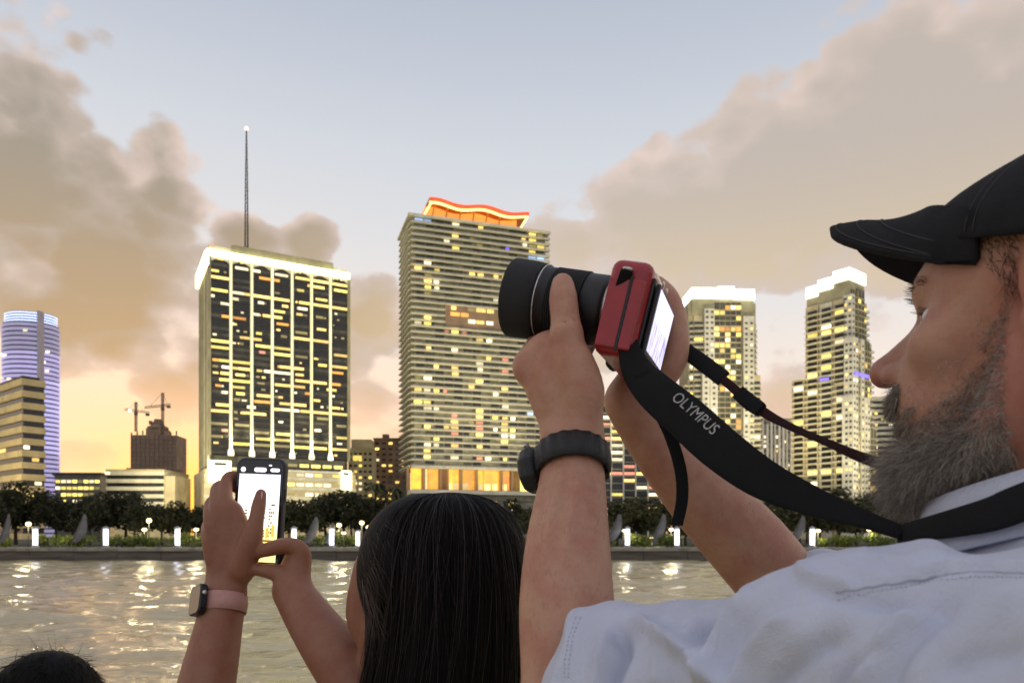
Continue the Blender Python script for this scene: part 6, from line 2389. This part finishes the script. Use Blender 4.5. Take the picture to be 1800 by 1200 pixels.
for (cx2, w2, h2) in ((-.028, .008, .0075), (.0, .020, .0065), (.024, .015, .0052)):
    pl = rrect(w2, h2, h2 * .49, 5)
    ic.face([(p[0] + cx2, -.00545, p[1] + .0665) for p in pl])
pl = rrect(.005, .002, .0009, 3)
ic.face([(p[0] + .016, -.00545, p[1] + .0735) for p in pl])
ic.build('icons', wht, phone)
MB().box((.0402, -.002, .02), (.0412, .002, .038)).build('side_button', casem, phone)

# smart watch with a pink band
sax = (P(396, 1030, 1.095) - P(390, 1085, 1.08)).normalized()
swc = P(392, 1061, 1.087)
sx1 = (Vector((1, 0, 0)) - sax * sax.x).normalized()
sy1 = sax.cross(sx1)
sw2 = bpy.data.objects.new('smartwatch', None)
sw2.location = swc
COL.objects.link(sw2)
tag(sw2, 'square black smartwatch on a pale pink band on the wrist holding the phone', 'watch')
b_ = MB()
prof = [(-.0135, .0318), (-.013, .0332), (0, .0340), (.013, .0332), (.0135, .0318)]
for (h, r0) in prof:
    for j in range(64):
        a = 2 * math.pi * j / 64
        b_.v.append(tuple(sx1 * (r0 * 1.03 * math.cos(a)) + sy1 * (r0 * .98 * math.sin(a)) + sax * h))
for k in range(4):
    for j in range(64):
        a, c = k * 64 + j, k * 64 + (j + 1) % 64
        b_.f.append((a, c, c + 64, a + 64))
        b_.fm.append(0)
ob = b_.build('band', mat('pink_silicone', (.50, .27, .24), .6, .08, 60), sw2, True)
so = ob.modifiers.new('thickness', 'SOLIDIFY')
so.thickness = .0025
so.offset = -1
cd = (-sx1 * .70 - sy1 * .71).normalized()
cs_ = sax.cross(cd).normalized()
SM = Matrix((cs_, cd, sax)).transposed().to_4x4()
c1 = slab('case', rrect(.038, .045, .010), .0315, .0420, mat('dark_watch_metal', (.02, .02, .022), .3, .1, 200, metal=.3), sw2)
c1.matrix_local = SM
bevel(c1, .002, 3)
c2 = slab('face', rrect(.033, .040, .008), .0415, .0424, mat('black_screen_glass', (.006, .006, .008)), sw2)
c2.matrix_local = SM
c3 = MB().lathe([(0, .003), (.003, .0026), (.0034, 0)], 14, Matrix.Translation((.0192, .037, .008)) @ Matrix.Rotation(R(90), 4, 'Y')).build('crown_wheel', chrome, sw2, True)
c3.matrix_local = SM

# ------------------------------------------------------------------ third head at the lower edge
TC = P(88, 1252, 1.32)
B = Field(tuple(TC - Vector((.22, .16, .36))), tuple(TC + Vector((.22, .16, .14))), .004)
B.ball(TC, (.080, .096, .098), 0)
B.chain([TC + U * -.08, TC + U * -.18], [.052, .06], .03)
B.chain([TC + Vector((-.15, 0, -.24)), TC + U * -.2, TC + Vector((.15, 0, -.24))], [.05, .07, .05], .03)
B.ball(TC + Vector((0, .07, -.05)), (.055, .045, .06), .02)
V, Q = B.surface()
third = link(bpy.data.objects.new('person', mesh_np('person', V, Q, wskin)))
tag(third, 'top of a dark-haired head low at the photo corner in front of the water', 'person')
Bh = Field(tuple(TC - Vector((.14, .15, .14))), tuple(TC + Vector((.14, .14, .14))), .003)
Bh.ball(TC + Vector((0, -.012, .008)), (.0905, .102, .104), 0)
Bh.ball(TC + Vector((.012, -.03, -.04)), (.085, .09, .09), .03)
Bh.ball(TC + Vector((0, .10, -.06)), (.07, .05, .075), .01, '-')
V, Q = Bh.surface()
Nn = normals(V, Q)
hh = link(bpy.data.objects.new('hair', mesh_np('hair', V, Q, black_hair)), third)
r_ = np.random.RandomState(4)
i = r_.randint(0, len(V), 6000)
dd = Nn[i] * .35 + np.array([.1, -.35, -.5]) + r_.randn(6000, 3) * .25
dd /= np.linalg.norm(dd, axis=1)[:, None]
strands('strand', V[i], dd, .035, .0009, black_hair, third, 4, .4, .2, 3)
i = r_.randint(0, len(V), 160)
dd = Nn[i] + r_.randn(160, 3) * .4
dd /= np.linalg.norm(dd, axis=1)[:, None]
strands('strand', V[i], dd, .045, .0005, black_hair, third, 5, .5, .5, 8)
